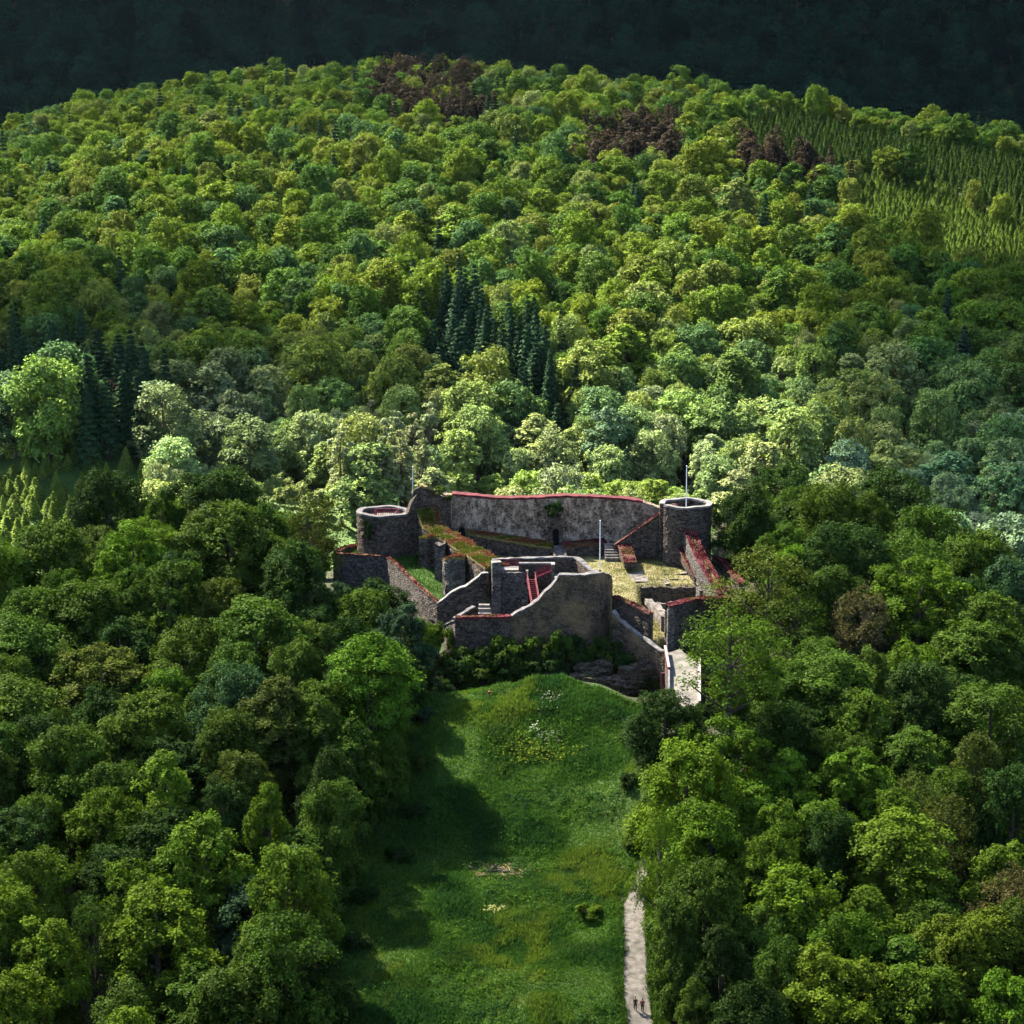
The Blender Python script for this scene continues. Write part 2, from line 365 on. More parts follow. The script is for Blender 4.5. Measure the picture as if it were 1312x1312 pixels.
# ------------------------------------------------------------------ masonry builders
def resample(N, step=.7):
    N = [np.array(q, float) for q in N]; out = []
    for a, b in zip(N[:-1], N[1:]):
        k = max(1, int(round(np.hypot(*(b - a)[:2]) / step)))
        out += [a + (b - a) * i / k for i in range(k)]
    return np.array(out + [N[-1]])
def frame(P):
    t = np.gradient(P[:, :2], axis=0); t /= np.linalg.norm(t, axis=1)[:, None] + 1e-9
    return np.stack([-t[:, 1], t[:, 0]], 1)      # left of the walking direction
def strip_mesh(name, m, P, nrm, o0, o1, zb, zt, rows, jit, rnd, parent, top_jit=0):
    """A solid band along P from offset o0 to o1 (along nrm), zb..zt, faces broken into rows and roughened."""
    n = len(P); cols = []
    tj = (rnd.random((2, n)) - .5) * 2 * top_jit
    for r in range(rows + 1):
        q = P[:, :2] + nrm * o0; cols.append(np.column_stack([q, zb + (zt + tj[0] - zb) * r / rows]))
    for r in range(rows, -1, -1):
        q = P[:, :2] + nrm * o1; cols.append(np.column_stack([q, zb + (zt + tj[1] - zb) * r / rows]))
    A = np.stack(cols, 1); A[1:-1] += (rnd.random(A[1:-1].shape) - .5) * 2 * jit * np.array([1, 1, .5]); k = A.shape[1]
    F = [(i * k + j, i * k + (j + 1) % k, (i + 1) * k + (j + 1) % k, (i + 1) * k + j) for i in range(n - 1) for j in range(k)]
    V = A.reshape(-1, 3)
    F2 = []
    for e, s in ((0, 1), (n - 1, -1)):
        for r in range(rows):
            f = (e * k + r, e * k + r + 1, e * k + k - 2 - r, e * k + k - 1 - r); F2.append(f[::s])
    # orient: make faces point outward
    if (o1 - o0) > 0: F = [f[::-1] for f in F]; F2 = [f[::-1] for f in F2]
    me = bpy.data.meshes.new(name); me.from_pydata(V.tolist(), [], [tuple(int(i) for i in f) for f in F + F2]); me.materials.append(m); me.update()
    return link(name, me, parent)
_ws = [100]
def wall(kind, label, cat, N, thick, m, coping=None, cop_h=.22, over=.12, ruin=.08, jit=.07, back=True, cop2=None, group=None, part='wall_body'):
    """N: (x, y, ztop, zbase); the wall's visible face runs along N and its body lies to the left (or right if back is False)."""
    _ws[0] += 1; rnd = np.random.default_rng(_ws[0])
    P = resample(N); nr = frame(P) * (1 if back else -1)
    mid = P[len(P) // 2]; base = Vector((mid[0], mid[1], float(P[:, 3].min())))
    e = empty(kind, (0, 0, 0), label, cat, group); e.location = base
    Q = P.copy(); Q[:, :3] -= np.array(base); Q[:, 3] -= base.z
    h = float((P[:, 2] - P[:, 3]).max()); rows = max(2, int(h / .8))
    o0, o1 = 0., thick
    strip_mesh(part, m, Q, nr, o0, o1, Q[:, 3], Q[:, 2], rows, jit, rnd, e, ruin)
    if coping and thick > .45:
        tc_ = {M['wall_top_grass']: (OLIVE, 150, .32), M['red_coping']: (REDS, 60, .16), M['red_brown_coping']: (REDS, 60, .18)}.get(coping)
        if tc_: tufts(e, Q, nr, o0 - over * .5, o1 + over * .5, cop_h, int(len(P) * thick * tc_[1] * .7), tc_[2], tc_[0], _ws[0])
    if coping:
        if cop2:   # two edge copings with an overgrown strip between
            w = thick * .36
            strip_mesh('coping', coping, Q, nr, o0 - over, o0 + w, Q[:, 2] - .06, Q[:, 2] + cop_h, 1, .05, rnd, e, .05)
            strip_mesh('coping', coping, Q, nr, o1 - w, o1 + over, Q[:, 2] - .06, Q[:, 2] + cop_h, 1, .05, rnd, e, .05)
            strip_mesh('top_grass', cop2, Q, nr, o0 + w + .02, o1 - w - .02, Q[:, 2] - .1, Q[:, 2] + cop_h * .7, 1, .05, rnd, e, .06)
        else:
            strip_mesh('coping', coping, Q, nr, o0 - over, o1 + over, Q[:, 2] - .08, Q[:, 2] + cop_h, 1, .06, rnd, e, .08)
    return e
def node(u, d, vt, vb=None, zb=None):
    a = at_d(u, vt, d)
    if vb is not None:
        b = at_d(u, vb, d); return ((a[0] + b[0]) / 2, a[1], a[2], b[2])
    return (a[0], a[1], a[2], zb)

def ring_tower(kind, label, cx, cy, r, t, zb, zt, m, cop, gap=None, deck_z=None, deckm=None):
    e = empty(kind, (cx, cy, zb), label, "tower"); rnd = np.random.default_rng(int(cx * 10) % 999)
    K = 56; rows = max(4, int((zt - zb) / .7))
    a0, a1 = gap if gap else (0, 2 * math.pi)
    ang = np.linspace(a0, a1, K + 1)
    def ztop(a): return (zt - zb) + .08 * np.sin(a * 5 + 1)
    prof = [(r, q / rows) for q in range(rows + 1)] + [(r - t, q / rows) for q in range(rows, -1, -1)]
    V = []; k = len(prof)
    for a in ang:
        for rr, f in prof:
            j = rnd.random(3) * .12 - .06 if a not in (a0, a1) else np.zeros(3)
            V.append((math.cos(a) * rr + j[0], math.sin(a) * rr + j[1], ztop(a) * f + (j[2] * .4 if 0 < f else 0)))
    if not gap:
        for q in range(k): V[K * k + q] = V[q]
    F = [(i * k + j, (i + 1) * k + j, (i + 1) * k + (j + 1) % k, i * k + (j + 1) % k) for i in range(K) for j in range(k)]
    if gap:
        for ee, s in ((0, 1), (K, -1)):
            F += [tuple([ee * k + q for q in range(k)][::s])]
    me = bpy.data.meshes.new('tower_wall'); me.from_pydata(V, [], F); me.materials.append(m); me.update(); link('tower_wall', me, e)
    if cop:
        V = []; pr = [(r + .12, -.1), (r + .14, .22), (r - t - .08, .22), (r - t - .1, -.1)]
        for a in ang:
            for rr, z in pr: V.append((math.cos(a) * rr + rnd.random() * .06, math.sin(a) * rr + rnd.random() * .06, ztop(a) + z))
        F = [(i * 4 + j, (i + 1) * 4 + j, (i + 1) * 4 + (j + 1) % 4, i * 4 + (j + 1) % 4) for i in range(K) for j in range(4)] + [(3, 2, 1, 0), (K * 4, K * 4 + 1, K * 4 + 2, K * 4 + 3)]
        me = bpy.data.meshes.new('rim_coping'); me.from_pydata(V, [], F); me.materials.append(cop); me.update(); link('rim_coping', me, e)
    if deck_z is not None:
        b = MB(); q = [(math.cos(a) * (r - t * .6), math.sin(a) * (r - t * .6)) for a in np.linspace(0, 2 * math.pi, 40, endpoint=False)]
        b.add([(x, y, deck_z - zb) for x, y in q] + [(x, y, deck_z - zb - .4) for x, y in q], [tuple(range(40)), tuple(range(79, 39, -1))] + [(i, 40 + i, 40 + (i + 1) % 40, (i + 1) % 40) for i in range(40)])
        b.build('platform', deckm, e)
    return e
def railing(name, pts, parent, h=1.1, m=None, posts=True, panel=None):
    b = MB()
    for a, c in zip(pts[:-1], pts[1:]):
        a, c = Vector(a), Vector(c)
        for q in (h, h * .55, h * .12): b.tube([a + Vector((0, 0, q)), c + Vector((0, 0, q))], .05, 5)
        k = max(1, int((c - a).length / .35))
        for i in range(k + 1):
            p = a.lerp(c, i / k); b.tube([p, p + Vector((0, 0, h))], .022 if i % 4 else .05, 5)
    return b.build(name, m or M['red_paint'], parent)

def tufts(root, P, nr, o0, o1, dz, n, hgt, cols, seed, name='top_tufts'):
    """short grasses and weeds rooted on a wall top (a part of the wall)"""
    r_ = np.random.default_rng(seed); i = r_.random(n) * (len(P) - 1); a = i.astype(int); f = (i - a)[:, None]; f0 = f[:, 0]
    q = P[a] * (1 - f) + P[a + 1] * f; nn = nr[a]; o = o0 + (o1 - o0) * r_.random(n); X = q[:, :2] + nn * o[:, None]
    Z = q[:, 2] + dz; h = hgt * r_.uniform(.4, 1.3, n) * (.4 + 1.2 * vnoise(X[:, 0], X[:, 1], 1.4, 61)); w = .10 * r_.uniform(.6, 1.4, n); an = r_.uniform(0, 6.28, n)
    lx, ly = r_.normal(size=(2, n)) * .5 * h; dx, dy = np.cos(an) * w, np.sin(an) * w; B = np.column_stack([X, Z - .05])
    V = np.stack([B + np.column_stack([-dx, -dy, 0 * h]), B + np.column_stack([dx, dy, 0 * h]), B + np.column_stack([dx + lx * .6, dy + ly * .6, h * .7]), B + np.column_stack([lx, ly, h])], 1).reshape(-1, 3)
    me = quad_mesh(name, V, np.arange(4 * n).reshape(n, 4), [M['herbs']]); c = np.ones((n, 4, 4), np.float32)
    t = np.clip((vnoise(X[:, 0], X[:, 1], 1.8, 62 + seed % 7) - .3) * 2.2, 0, .999) * len(cols); C = np.array(cols)[t.astype(int)] * r_.uniform(.6, 1.4, (n, 1))
    c[..., :3] = C[:, None]; ca_ = me.color_attributes.new("tintc", 'FLOAT_COLOR', 'POINT'); ca_.data.foreach_set("color", c.ravel())
    return link(name, me, root)
OLIVE = [(.07, .08, .012), (.12, .115, .025), (.16, .12, .04), (.15, .06, .03)]
REDS = [(.05, .012, .014), (.10, .018, .022), (.13, .03, .03), (.10, .06, .025)]
# ------------------------------------------------------------------ the ruin
# curtain wall and what stands along it
cw = wall('curtain_wall', "long pale rubble curtain wall with thin red coping and a dark doorway", "wall",
     [node(566, 393, 634, 702), node(600, 393, 636, 702), node(628, 393, 639, 702), node(655, 393.5, 640, 702), node(690, 394, 639, 702), node(722, 394, 637, 702),
      node(760, 394, 638, 702), node(800, 394, 640.5, 702), node(824, 394, 644, 704), node(850, 393.5, 653, 706)], 2.0, M['pale'], None, ruin=.12)
def sub_strip(root, name, m, N, o0, o1, lo, hi, jit=.05, tj=.06):
    P = resample(N); nr = frame(P); b = np.array(root.location); Q = P.copy(); Q[:, :3] -= b; Q[:, 3] -= b[2]
    return strip_mesh(name, m, Q, nr, o0, o1, Q[:, 2] + lo, Q[:, 2] + hi, 1, jit, np.random.default_rng(len(name) + len(P)), root, tj)
sub_strip(cw, 'coping', M['red_coping'], [node(579, 393, 634.5, 702), node(600, 393, 636, 702), node(628, 393, 639, 702), node(655, 393.5, 640, 702), node(690, 394, 639, 702), node(722, 394, 637, 702), node(760, 394, 638, 702), node(800, 394, 640.5, 702), node(823, 394, 644, 704)], -.12, 2.1, -.05, .28)
# doorway turret standing proud of the curtain wall
x, y, z = at_d(712, 698, 393.4); bx = cw.location
b = MB(); w2, hh = 1.25, 5.2
P = (x - bx.x, y - bx.y, z - bx.z)
b.box((P[0] - w2, P[1] - .75, P[2] - 1.2), (P[0] - .55, P[1] + .5, P[2] + 3.0)); b.box((P[0] + .55, P[1] - .75, P[2] - 1.2), (P[0] + w2, P[1] + .5, P[2] + 3.0))
arch = [(P[0] + math.cos(a) * .55, P[2] + 2.45 + math.sin(a) * .55) for a in np.linspace(math.pi, 0, 9)]
V = [(q[0], P[1] - .78, q[1]) for q in arch] + [(q[0], P[1] + .5, q[1]) for q in arch] + [(P[0] - w2 + 2 * w2 * i / 8, P[1] - .78, P[2] + hh - .2 * abs(i - 4)) for i in range(9)] + [(P[0] - w2 + 2 * w2 * i / 8, P[1] + .5, P[2] + hh - .2 * abs(i - 4)) for i in range(9)]
b.add(V, [(i, i + 1, 18 + i + 1, 18 + i) for i in range(8)] + [(18 + i, 18 + i + 1, 27 + i + 1, 27 + i) for i in range(8)] + [(9 + i, 9 + i + 1, i + 1, i) for i in range(8)] + [(0, 18, 27, 9), (8, 17, 35, 26)])
dr = b.build('door_surround', M['stone'], cw)
b = MB(); b.box((P[0] - .54, P[1] - .12, P[2] - .5), (P[0] + .54, P[1] - .06, P[2] + 2.95)); b.build('doorway', M['shade_and_eye_black'], dr)  # flat near-black panel paints the shade inside the door
b = MB(); x, y, z = at_d(592, 683, 392.9); q = (x - bx.x, y - bx.y, z - bx.z)
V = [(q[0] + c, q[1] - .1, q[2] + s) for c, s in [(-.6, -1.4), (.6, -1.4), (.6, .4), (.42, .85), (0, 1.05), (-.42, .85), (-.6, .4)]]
b.add(V, [tuple(range(7))]); b.add([(v[0], v[1] + .3, v[2]) for v in V], [tuple(range(6, -1, -1))]); b.build('doorway', M['shade_and_eye_black'], cw)  # near-black sheets on the wall paint the arched opening's shade

wall('terrace_wall', "low dark wall with a rusty grass top at the foot of the pale curtain wall", "wall",
     [node(598, 390.5, 685, 716), node(626, 390, 690, 716), node(655, 389.6, 695, 716), node(682, 389.4, 700, 716), node(707, 389.3, 703, 717)], 3.4, M['stone'], M['wall_top_grass'], .25, ruin=.06)
wall('terrace_wall', "short low dark wall with a red brown top right of the stone ramp", "wall",
     [node(722, 389.6, 702, 717), node(748, 389.8, 699, 716), node(774, 390, 697, 714), node(778, 390, 700, 714)], 3.2, M['stone'], M['red_brown_coping'], .25, ruin=.06)
# ramp between the two
e = empty('stone_ramp', (0, 0, 0), "narrow pale stone ramp climbing to the dark doorway of the curtain wall", "ramp")
a = at_d(714.5, 699, 392.5); c = at_d(718, 716.5, 386.5); e.location = (c[0], c[1], c[2] - .4)
b = MB(); k = 12
for i in range(k):
    f = i / k; g = (i + 1) / k
    X = c[0] + (a[0] - c[0]) * f - e.location.x; Y0 = c[1] + (a[1] - c[1]) * f - e.location.y; Y1 = c[1] + (a[1] - c[1]) * g - e.location.y; Z = c[2] + (a[2] - c[2]) * g - e.location.z
    b.box((X - .75, Y0, -.5), (X + .75, Y1 - .004, Z))
b.build('steps', M['old_stone'], e)
for s in (-1, 1):
    b = MB(); V = []
    for f in (0, 1):
        X = c[0] + (a[0] - c[0]) * f - e.location.x + s * .95; Y = c[1] + (a[1] - c[1]) * f - e.location.y; Z = c[2] + (a[2] - c[2]) * f - e.location.z
        V += [(X - .19, Y, -.6), (X + .19, Y, -.6), (X + .19, Y, Z + .45), (X - .19, Y, Z + .45)]
    b.add(V, [(0, 1, 2, 3), (7, 6, 5, 4)] + [(j, 4 + j, 4 + (j + 1) % 4, (j + 1) % 4) for j in range(4)]); b.build('side_wall', M['stone'], e)
# short flight of steps and red stub wall below the diagonal wall
e = empty('stone_steps', (0, 0, 0), "short flight of worn stone steps beside the red topped stub wall", "steps")
c = at_d(784, 714, 386.5); e.location = (c[0], c[1], c[2] - .2); b = MB()
for i in range(6): b.box((-1.15, i * .55, -.5), (1.15, i * .55 + .547, .1 + i * .36))
b.build('treads', M['old_stone'], e)
wall('stub_wall', "short stub wall with a broad red top jutting into the courtyard", "wall",
     [node(800, 380.5, 722, 728), node(797, 384, 710, 721), node(792, 388.5, 699, 714)], 1.9, M['stone'], M['red_brown_coping'], .25, ruin=.03, back=False)
# diagonal wall
wall('diagonal_wall', "triangular dark wall with a sloping red edge beside the right round tower", "wall",
     [node(786, 388.3, 700, 715), node(800, 388.2, 691, 715), node(815, 388, 680, 715), node(832, 388, 668, 715), (node(850, 388, 655, 715)), node(859, 388, 649, 715), node(868, 388, 648, 715)], 1.1, M['stone'], M['red_brown_coping'], .16, over=.1, ruin=.05)
# right round tower
TX, TY, _ = at_d(878.5, 645, 387.5); TZ = at_d(878.5, 645.5, 387.5)[2]
tw = ring_tower('round_tower', "slim dark round tower with a pale rim and a white pole inside", TX, TY, 4.35, .75, -3.2, TZ, M['stone'], M['pale_coping'], deck_z=TZ - 2.6, deckm=M['concrete'], gap=(math.radians(-152), math.radians(186)))
# left round tower
LX, LY, LZ = at_d(491.5, 656, 389.5)
lt = ring_tower('round_tower', "squat grey round tower holding a red railed platform", LX, LY, 4.55, .8, -1.2, LZ, M['stone'], M['grey_coping'], deck_z=LZ - .75, deckm=M['bridge_gravel'])
railing('railing', [(-1.5, -2.3, LZ + 1.2 - .75), (2.2, -2.2, LZ + 1.2 - .75), (2.6, .2, LZ + 1.2 - .75), (-1.2, .3, LZ + 1.2 - .75), (-1.5, -2.3, LZ + 1.2 - .75)], lt, 1.25)
b = MB(); b.tube([(1.0, -2.35, LZ + 1.2 - .35), (2.25, -2.3, LZ + 1.2 + .45)], .07); b.build('handrail', M['rail_white'], lt)

# link wall from left tower to the gable ruin
wall('link_wall', "dark mossy wall ramping up from the squat tower to the tall gable stump", "wall",
     [node(517, 386.6, 666, 712), node(523, 386.6, 655, 712), node(528, 387, 643, 712), node(534, 387, 634, 712)], 1.4, M['stone'], None, ruin=.2, jit=.1)
# gable ruin: tall stump, its shoulder and the thick wall running down to the keep
gr = wall('gable_ruin', "tall ragged gable stump of the ruin with plants on its crest", "wall",
     [node(529, 388.5, 634, 738), node(532, 388.4, 627, 738), node(540, 388.4, 624, 735), node(549, 388.6, 625, 730), node(558, 389.5, 631, 720), node(566, 391, 634, 712), node(578, 393, 636, 706)], 2.2, M['stone'], None, ruin=.35, jit=.12)
sub_strip(gr, 'top_grass', M['wall_top_grass'], [node(540, 388.4, 624.5, 735), node(549, 388.6, 625.5, 730), node(558, 389.5, 631.5, 720)], -.1, 2.2, -.1, .25, .1, .2)
tk = wall('thick_wall', "thick broken wall with a grass and rust coloured top leading to the keep", "wall",
     [node(534, 387.6, 655, 736), node(536, 386, 662, 736), node(541, 384.5, 675, 736), node(549, 382.5, 683, 738), node(566, 379, 692, 742), node(584, 374, 704, 752), node(598, 369.5, 712, 758), node(612, 364.8, 722, 764), node(622, 361.5, 729, 768)],
     3.7, M['stone'], M['wall_top_grass'], .3, over=.05, ruin=.25, jit=.14)
sub_strip(tk, 'red_growth', M['red_brown_coping'], [node(551, 382.2, 683.5, 738), node(566, 379, 692, 742), node(584, 374, 704, 752), node(600, 369.0, 713, 758)], 1.9, 3.0, .2, .42, .1, .1)
wall('buttress', "jagged upper buttress with a rusty grown top under the tall gable stump", "buttress", [node(537, 380.8, 692, 744), node(549, 380.2, 690, 743), node(560, 380.6, 690, 742)], 3.2, M['stone'], M['wall_top_grass'], .25, over=.02, ruin=.4, jit=.26)
wall('buttress', "narrow middle buttress stepping out of the thick wall", "buttress", [node(557, 375.8, 699, 752), node(570, 375.6, 698, 751)], 3.0, M['slate'], None, ruin=.5, jit=.26)
wall('buttress', "pale lower buttress with a yellow grown top below the thick wall", "buttress", [node(567, 370.4, 719, 770), node(571, 368.6, 717, 770), node(583, 367.8, 716, 768), node(596, 368.2, 717, 766)], 3.4, M['slate'], M['wall_top_grass'], .3, over=.05, ruin=.4, jit=.24)

# left outer wall with its lawn
lw = [node(427, 384, 709.5, 764), node(450, 383, 711, 765), node(477, 382, 712.5, 768), node(494, 381.3, 713.5, 770), node(505, 377, 722, 778), node(520, 371, 737, 790), node(537, 365, 753, 797), node(550, 361.3, 764, 800), node(561, 358.8, 774, 804)]
wall('outer_wall', "slate outer wall with rust red coping bending round the left lawn", "wall", lw, .6, M['slate'], M['red_brown_coping'], .14, over=.06, ruin=.06)
wall('outer_wall', "short return wall with red top closing the lawn behind the squat tower", "wall",
     [node(428, 384.5, 707, 716), node(438, 389, 702, 712), node(458, 392.5, 698, 708)], .9, M['stone'], M['red_brown_coping'], .2, ruin=.04, back=False)

# keep: side walls, back parapet, inner room, stair, platform, bastion
e = wall('keep_wall', "dark straight back parapet of the keep with a grey coping", "wall",
     [node(630, 364.5, 718, 786), node(660, 364.5, 716.5, 784), node(700, 364.5, 715.3, 780), node(735, 364.5, 715, 776), node(738, 364, 716, 776), node(748, 361, 725, 776), node(754, 359.3, 730.5, 776), node(762, 357.8, 734, 776)], .75, M['stone'], M['grey_coping'], .16, over=.06, ruin=.02)
e = wall('keep_wall', "grey side wall of the keep ending in a tall pale edged pier", "wall",
     [node(629.5, 364.4, 719, 786), node(629.8, 360.8, 719.5, 787), node(630.8, 357.0, 722, 788)], 1.35, M['slate'], M['pale_coping'], .16, over=.05, ruin=.02, back=True)
kr = wall('keep_room', "dark slate front of the keep room below a pale landing slab", "wall",
     [node(640, 359.5, 734, 788), node(660, 359.5, 734, 788), node(677, 359.5, 733.5, 787)], 2.2, M['slate'], None, ruin=.03)
b = MB(); a = at_d(637.5, 731, 360.3); c = at_d(664.5, 731, 360.3); L = kr.location
b.box((a[0] - L.x, a[1] - L.y, a[2] - L.z - .9), (c[0] - L.x, a[1] - L.y + 2.6, a[2] - L.z + .12)); b.build('landing_slab', M['concrete'], kr)
railing('railing', [(a[0] - L.x + .1, a[1] - L.y + 2.3, a[2] - L.z + .13), (c[0] - L.x, a[1] - L.y + 2.3, a[2] - L.z + .13)], kr, 1.2)
b = MB(); a = at_d(664.8, 722.3, 360.2); c = at_d(709, 721.5, 360.2); b.box((a[0] - L.x, a[1] - L.y, a[2] - L.z - .15), (c[0] - L.x, a[1] - L.y + .8, a[2] - L.z + .1)); b.build('lintel', M['grey_coping'], kr)
b = MB(); a = at_d(665, 733, 360.0); c = at_d(673.5, 722.5, 360.0); b.box((a[0] - L.x, a[1] - L.y + .1, a[2] - L.z - 4), (c[0] - L.x, a[1] - L.y + .75, c[2] - L.z - .22)); b.build('pier', M['stone'], kr)
b = MB(); a = at_d(706.5, 757, 358.8); c = at_d(710.5, 724.5, 358.8); b.box((a[0] - L.x, a[1] - L.y, a[2] - L.z - 2), (c[0] - L.x, a[1] - L.y + 1.6, c[2] - L.z)); b.build('pier', M['slate'], kr)
b = MB(); b.box((a[0] - L.x - .06, a[1] - L.y - .05, c[2] - L.z), (c[0] - L.x + .06, a[1] - L.y + 1.65, c[2] - L.z + .16)); b.build('pier_cap', M['pale_coping'], kr)
b = MB(); a = at_d(677, 790, 363.4); c = at_d(707, 722, 363.4); b.box((a[0] - L.x, a[1] - L.y, a[2] - L.z), (c[0] - L.x, a[1] - L.y + .4, c[2] - L.z)); b.build('back_wall', M['stone'], kr)
# platform of the bastion
e = empty('platform', (0, 0, 0), "pale paved viewing platform inside the rounded bastion parapet", "platform")
pts = [at_d(708, 737.5, 357.2), at_d(712, 725.5, 363.9), at_d(734, 725.2, 363.9), at_d(741, 730, 361.4), at_d(751, 736, 358.6), at_d(757, 739, 356.5), at_d(745, 739, 355.5), at_d(722, 738.5, 355.6)]
zf = 3.25; pts = [(p[0], p[1]) for p in pts]; cx = sum(p[0] for p in pts) / 8; cy = sum(p[1] for p in pts) / 8; e.location = (cx, cy, zf - .5)
b = MB(); b.add([(p[0] - cx, p[1] - cy, .5) for p in pts] + [(p[0] - cx, p[1] - cy, -2.5) for p in pts], [tuple(range(7, -1, -1)), tuple(range(8, 16))] + [(i, (i + 1) % 8, 8 + (i + 1) % 8, 8 + i) for i in range(8)])
b.build('paving', M['concrete'], e)
# bastion front wall with the ragged stepped left shoulder
ba = wall('bastion', "massive rounded front bastion of dark and ochre rubble with a ragged sloping shoulder", "tower",
     [node(652, 351.6, 793, 856), node(660, 351.6, 787, 856), node(670, 351.7, 782, 858), node(680, 351.8, 777, 858), node(690, 352, 769, 858), node(698, 352.1, 760, 858), node(706, 352.2, 753, 858), node(713, 352.3, 744, 858),
      node(716, 352.3, 737, 858), node(730, 352.2, 737.5, 858), node(748, 352.3, 738, 858), node(762, 353, 735.5, 857), node(773, 354.6, 734, 855), node(780, 357, 736, 850), node(783, 360, 740, 846), node(784.5, 363, 746, 830)],
     1.3, M['bastion'], M['grey_coping'], .14, over=.05, ruin=.1, jit=.1)
# stair
e = empty('metal_staircase', (0, 0, 0), "crimson metal staircase with a turned upper flight in the keep", "staircase")
a = at_d(686.5, 777, 354.2); c = at_d(680.5, 741, 358.8); e.location = (a[0], a[1], a[2]); E = np.array(e.location)
def flight(a, c, wdir, w, n):
    a, c, wd = np.array(a) - E, np.array(c) - E, np.array(wdir, float)
    for s in (-1, 1):
        b = MB(); p, q = a + wd * w * s, c + wd * w * s
        b.tube([p, q], .12, 6); b.build('stringer', M['red_paint'], e)
        railing('handrail', [tuple(p), tuple(q)], e, 1.0)
    b = MB()
    for i in range(n):
        p = a + (c - a) * (i + .5) / n; t = np.array((-wd[1], wd[0], 0)) * .14
        V = [p + wd * w + t, p - wd * w + t, p - wd * w - t, p + wd * w - t]
        b.add([tuple(v) for v in V] + [tuple(v - np.array((0, 0, .06))) for v in V], [(0, 1, 2, 3), (7, 6, 5, 4)] + [(j, 4 + j, 4 + (j + 1) % 4, (j + 1) % 4) for j in range(4)])
    b.build('treads', M['red_paint'], e)
flight(a, c, (1, 0, 0), .62, 14)
flight((c[0] + .9, c[1] + .9, c[2] + .02), at_d(708, 731, 361.2), (0, 1, 0), .6, 9)
# forebuilding in front of the keep
wall('front_wall', "dark front wall with a bright red top between shrubs and the keep pier", "wall",
     [node(583.5, 350.5, 793, 852), node(600, 350.6, 793, 852), node(625, 350.8, 792.5, 854), node(645, 351, 792, 854), node(655, 351.1, 792, 854)], 1.1, M['stone'], M['red_coping'], .3, over=.1, ruin=.04)
wall('front_wall', "slate side return of the front wall ending in a low sloping stump", "wall",
     [node(568, 357, 802, 838), node(573, 355, 799, 842), node(579, 352.5, 796, 848), node(583, 350.9, 795, 852)], .9, M['slate'], M['grey_coping'], .12, ruin=.12)
wall('inner_wall', "dark wall with a ragged pale edge stepping up to the keep pier", "wall",
     [node(560, 358.5, 774, 815), node(570, 358.6, 767, 815), node(580, 358.8, 759, 812), node(590, 359, 754, 810), node(597, 359.2, 752, 810), node(606, 359.4, 745, 808), node(614, 359.6, 739, 805), node(617, 359.6, 735, 805), node(626, 359.8, 734.5, 805)],
     .9, M['stone'], M['pale_coping'], .1, over=.03, ruin=.08)
wall('inner_wall', "thin dark parapet slanting between the front wall and the keep pier", "wall",
     [node(584, 352, 793, 806), node(596, 354, 785, 803), node(609, 356.5, 777, 800)], .5, M['stone'], M['grey_coping'], .1, ruin=.06)
e = empty('stone_slab', (0, 0, 0), "pale stone block stair at the foot of the keep pier", "steps"); a = at_d(621, 787, 353.5); e.location = a
b = MB(); b.box((-1.0, -.3, -2.5), (1.0, .5, .2)); b.box((-1.0, .504, -2.5), (.9, 1.3, .75)); b.box((-.95, 1.304, -2.5), (.75, 2.2, 1.15)); b.build('steps', M['old_stone'], e)
# right of the bastion
wall('gate_wall', "dark gate wall with a thin rust top between bastion and entrance", "wall",
     [node(784, 356.5, 765, 835), node(800, 354.3, 771.5, 835), node(816, 352, 779.5, 835), node(830.5, 350, 788, 828)], 1.0, M['stone'], M['red_brown_coping'], .2, ruin=.03)
wall('ramp_wall', "dark sloping retaining wall with a ragged pale edge above the rock", "wall",
     [node(784, 352.6, 783, 852), node(792, 351.9, 794, 856), node(802, 351, 803, 860), node(815, 349.6, 813, 868), node(828, 348.3, 822, 874), node(838, 347.2, 830, 878), node(843, 346.6, 833, 880), node(850, 345.6, 834.5, 880)], .9, M['bastion'], M['pale_coping'], .08, over=.02, ruin=.1)
wall('gate_wall', "right gate wall with a broad crimson coping rising from a grey corner pier", "wall",
     [node(857, 349.6, 778, 840), node(860, 349.7, 777.5, 840), node(874, 352.5, 773.5, 838), node(890, 356.5, 769.5, 834), node(910, 360.5, 767.5, 830), node(928, 362.6, 767, 826), node(938, 363.6, 766, 824)], 1.3, M['stone'], M['red_coping'], .22, over=.1, ruin=.03)
wall('gate_pier', "grey stone gate pier at the corner of the right gate wall", "pier",
     [node(851, 352, 784, 826), node(855.8, 349.4, 779, 832)], 1.0, M['slate'], None, ruin=.08)
wall('sloping_wall', "broad curved wall sloping down from the slim tower between two crimson copings", "wall",
     [node(874, 384.5, 674, 720), node(877, 382.5, 682, 726), node(883, 379, 697, 736), node(890, 375, 713, 746), node(898, 371.5, 727, 756), node(908, 368, 744, 766), node(920, 364.7, 762, 776)], 2.0, M['slate'], M['red_coping'], .16, over=.05, ruin=.05, cop2=M['wall_top_grass'])
wall('low_wall', "low reddish stone border along the courtyard side of the sloping wall", "wall",
     [node(869, 384, 701, 716), node(876, 380.5, 716, 727), node(884, 377, 730, 739), node(890, 374.5, 740, 748)], .7, M['stone'], M['red_brown_coping'], .12, ruin=.08)
wall('outer_wall', "small crimson topped outer wall stepping down beside the slim tower", "wall",
     [node(912, 384, 714.5, 734), node(924, 382.5, 719, 740), node(932, 382, 722, 744)], .9, M['stone'], M['red_coping'], .25, ruin=.03)
wall('outer_wall', "crimson topped outer wall running down toward the sparse trees", "wall",
     [node(925, 381.5, 722, 746), node(936, 376, 735, 756), node(947, 370.5, 749, 768)], .9, M['slate'], M['red_coping'], .3, ruin=.03)
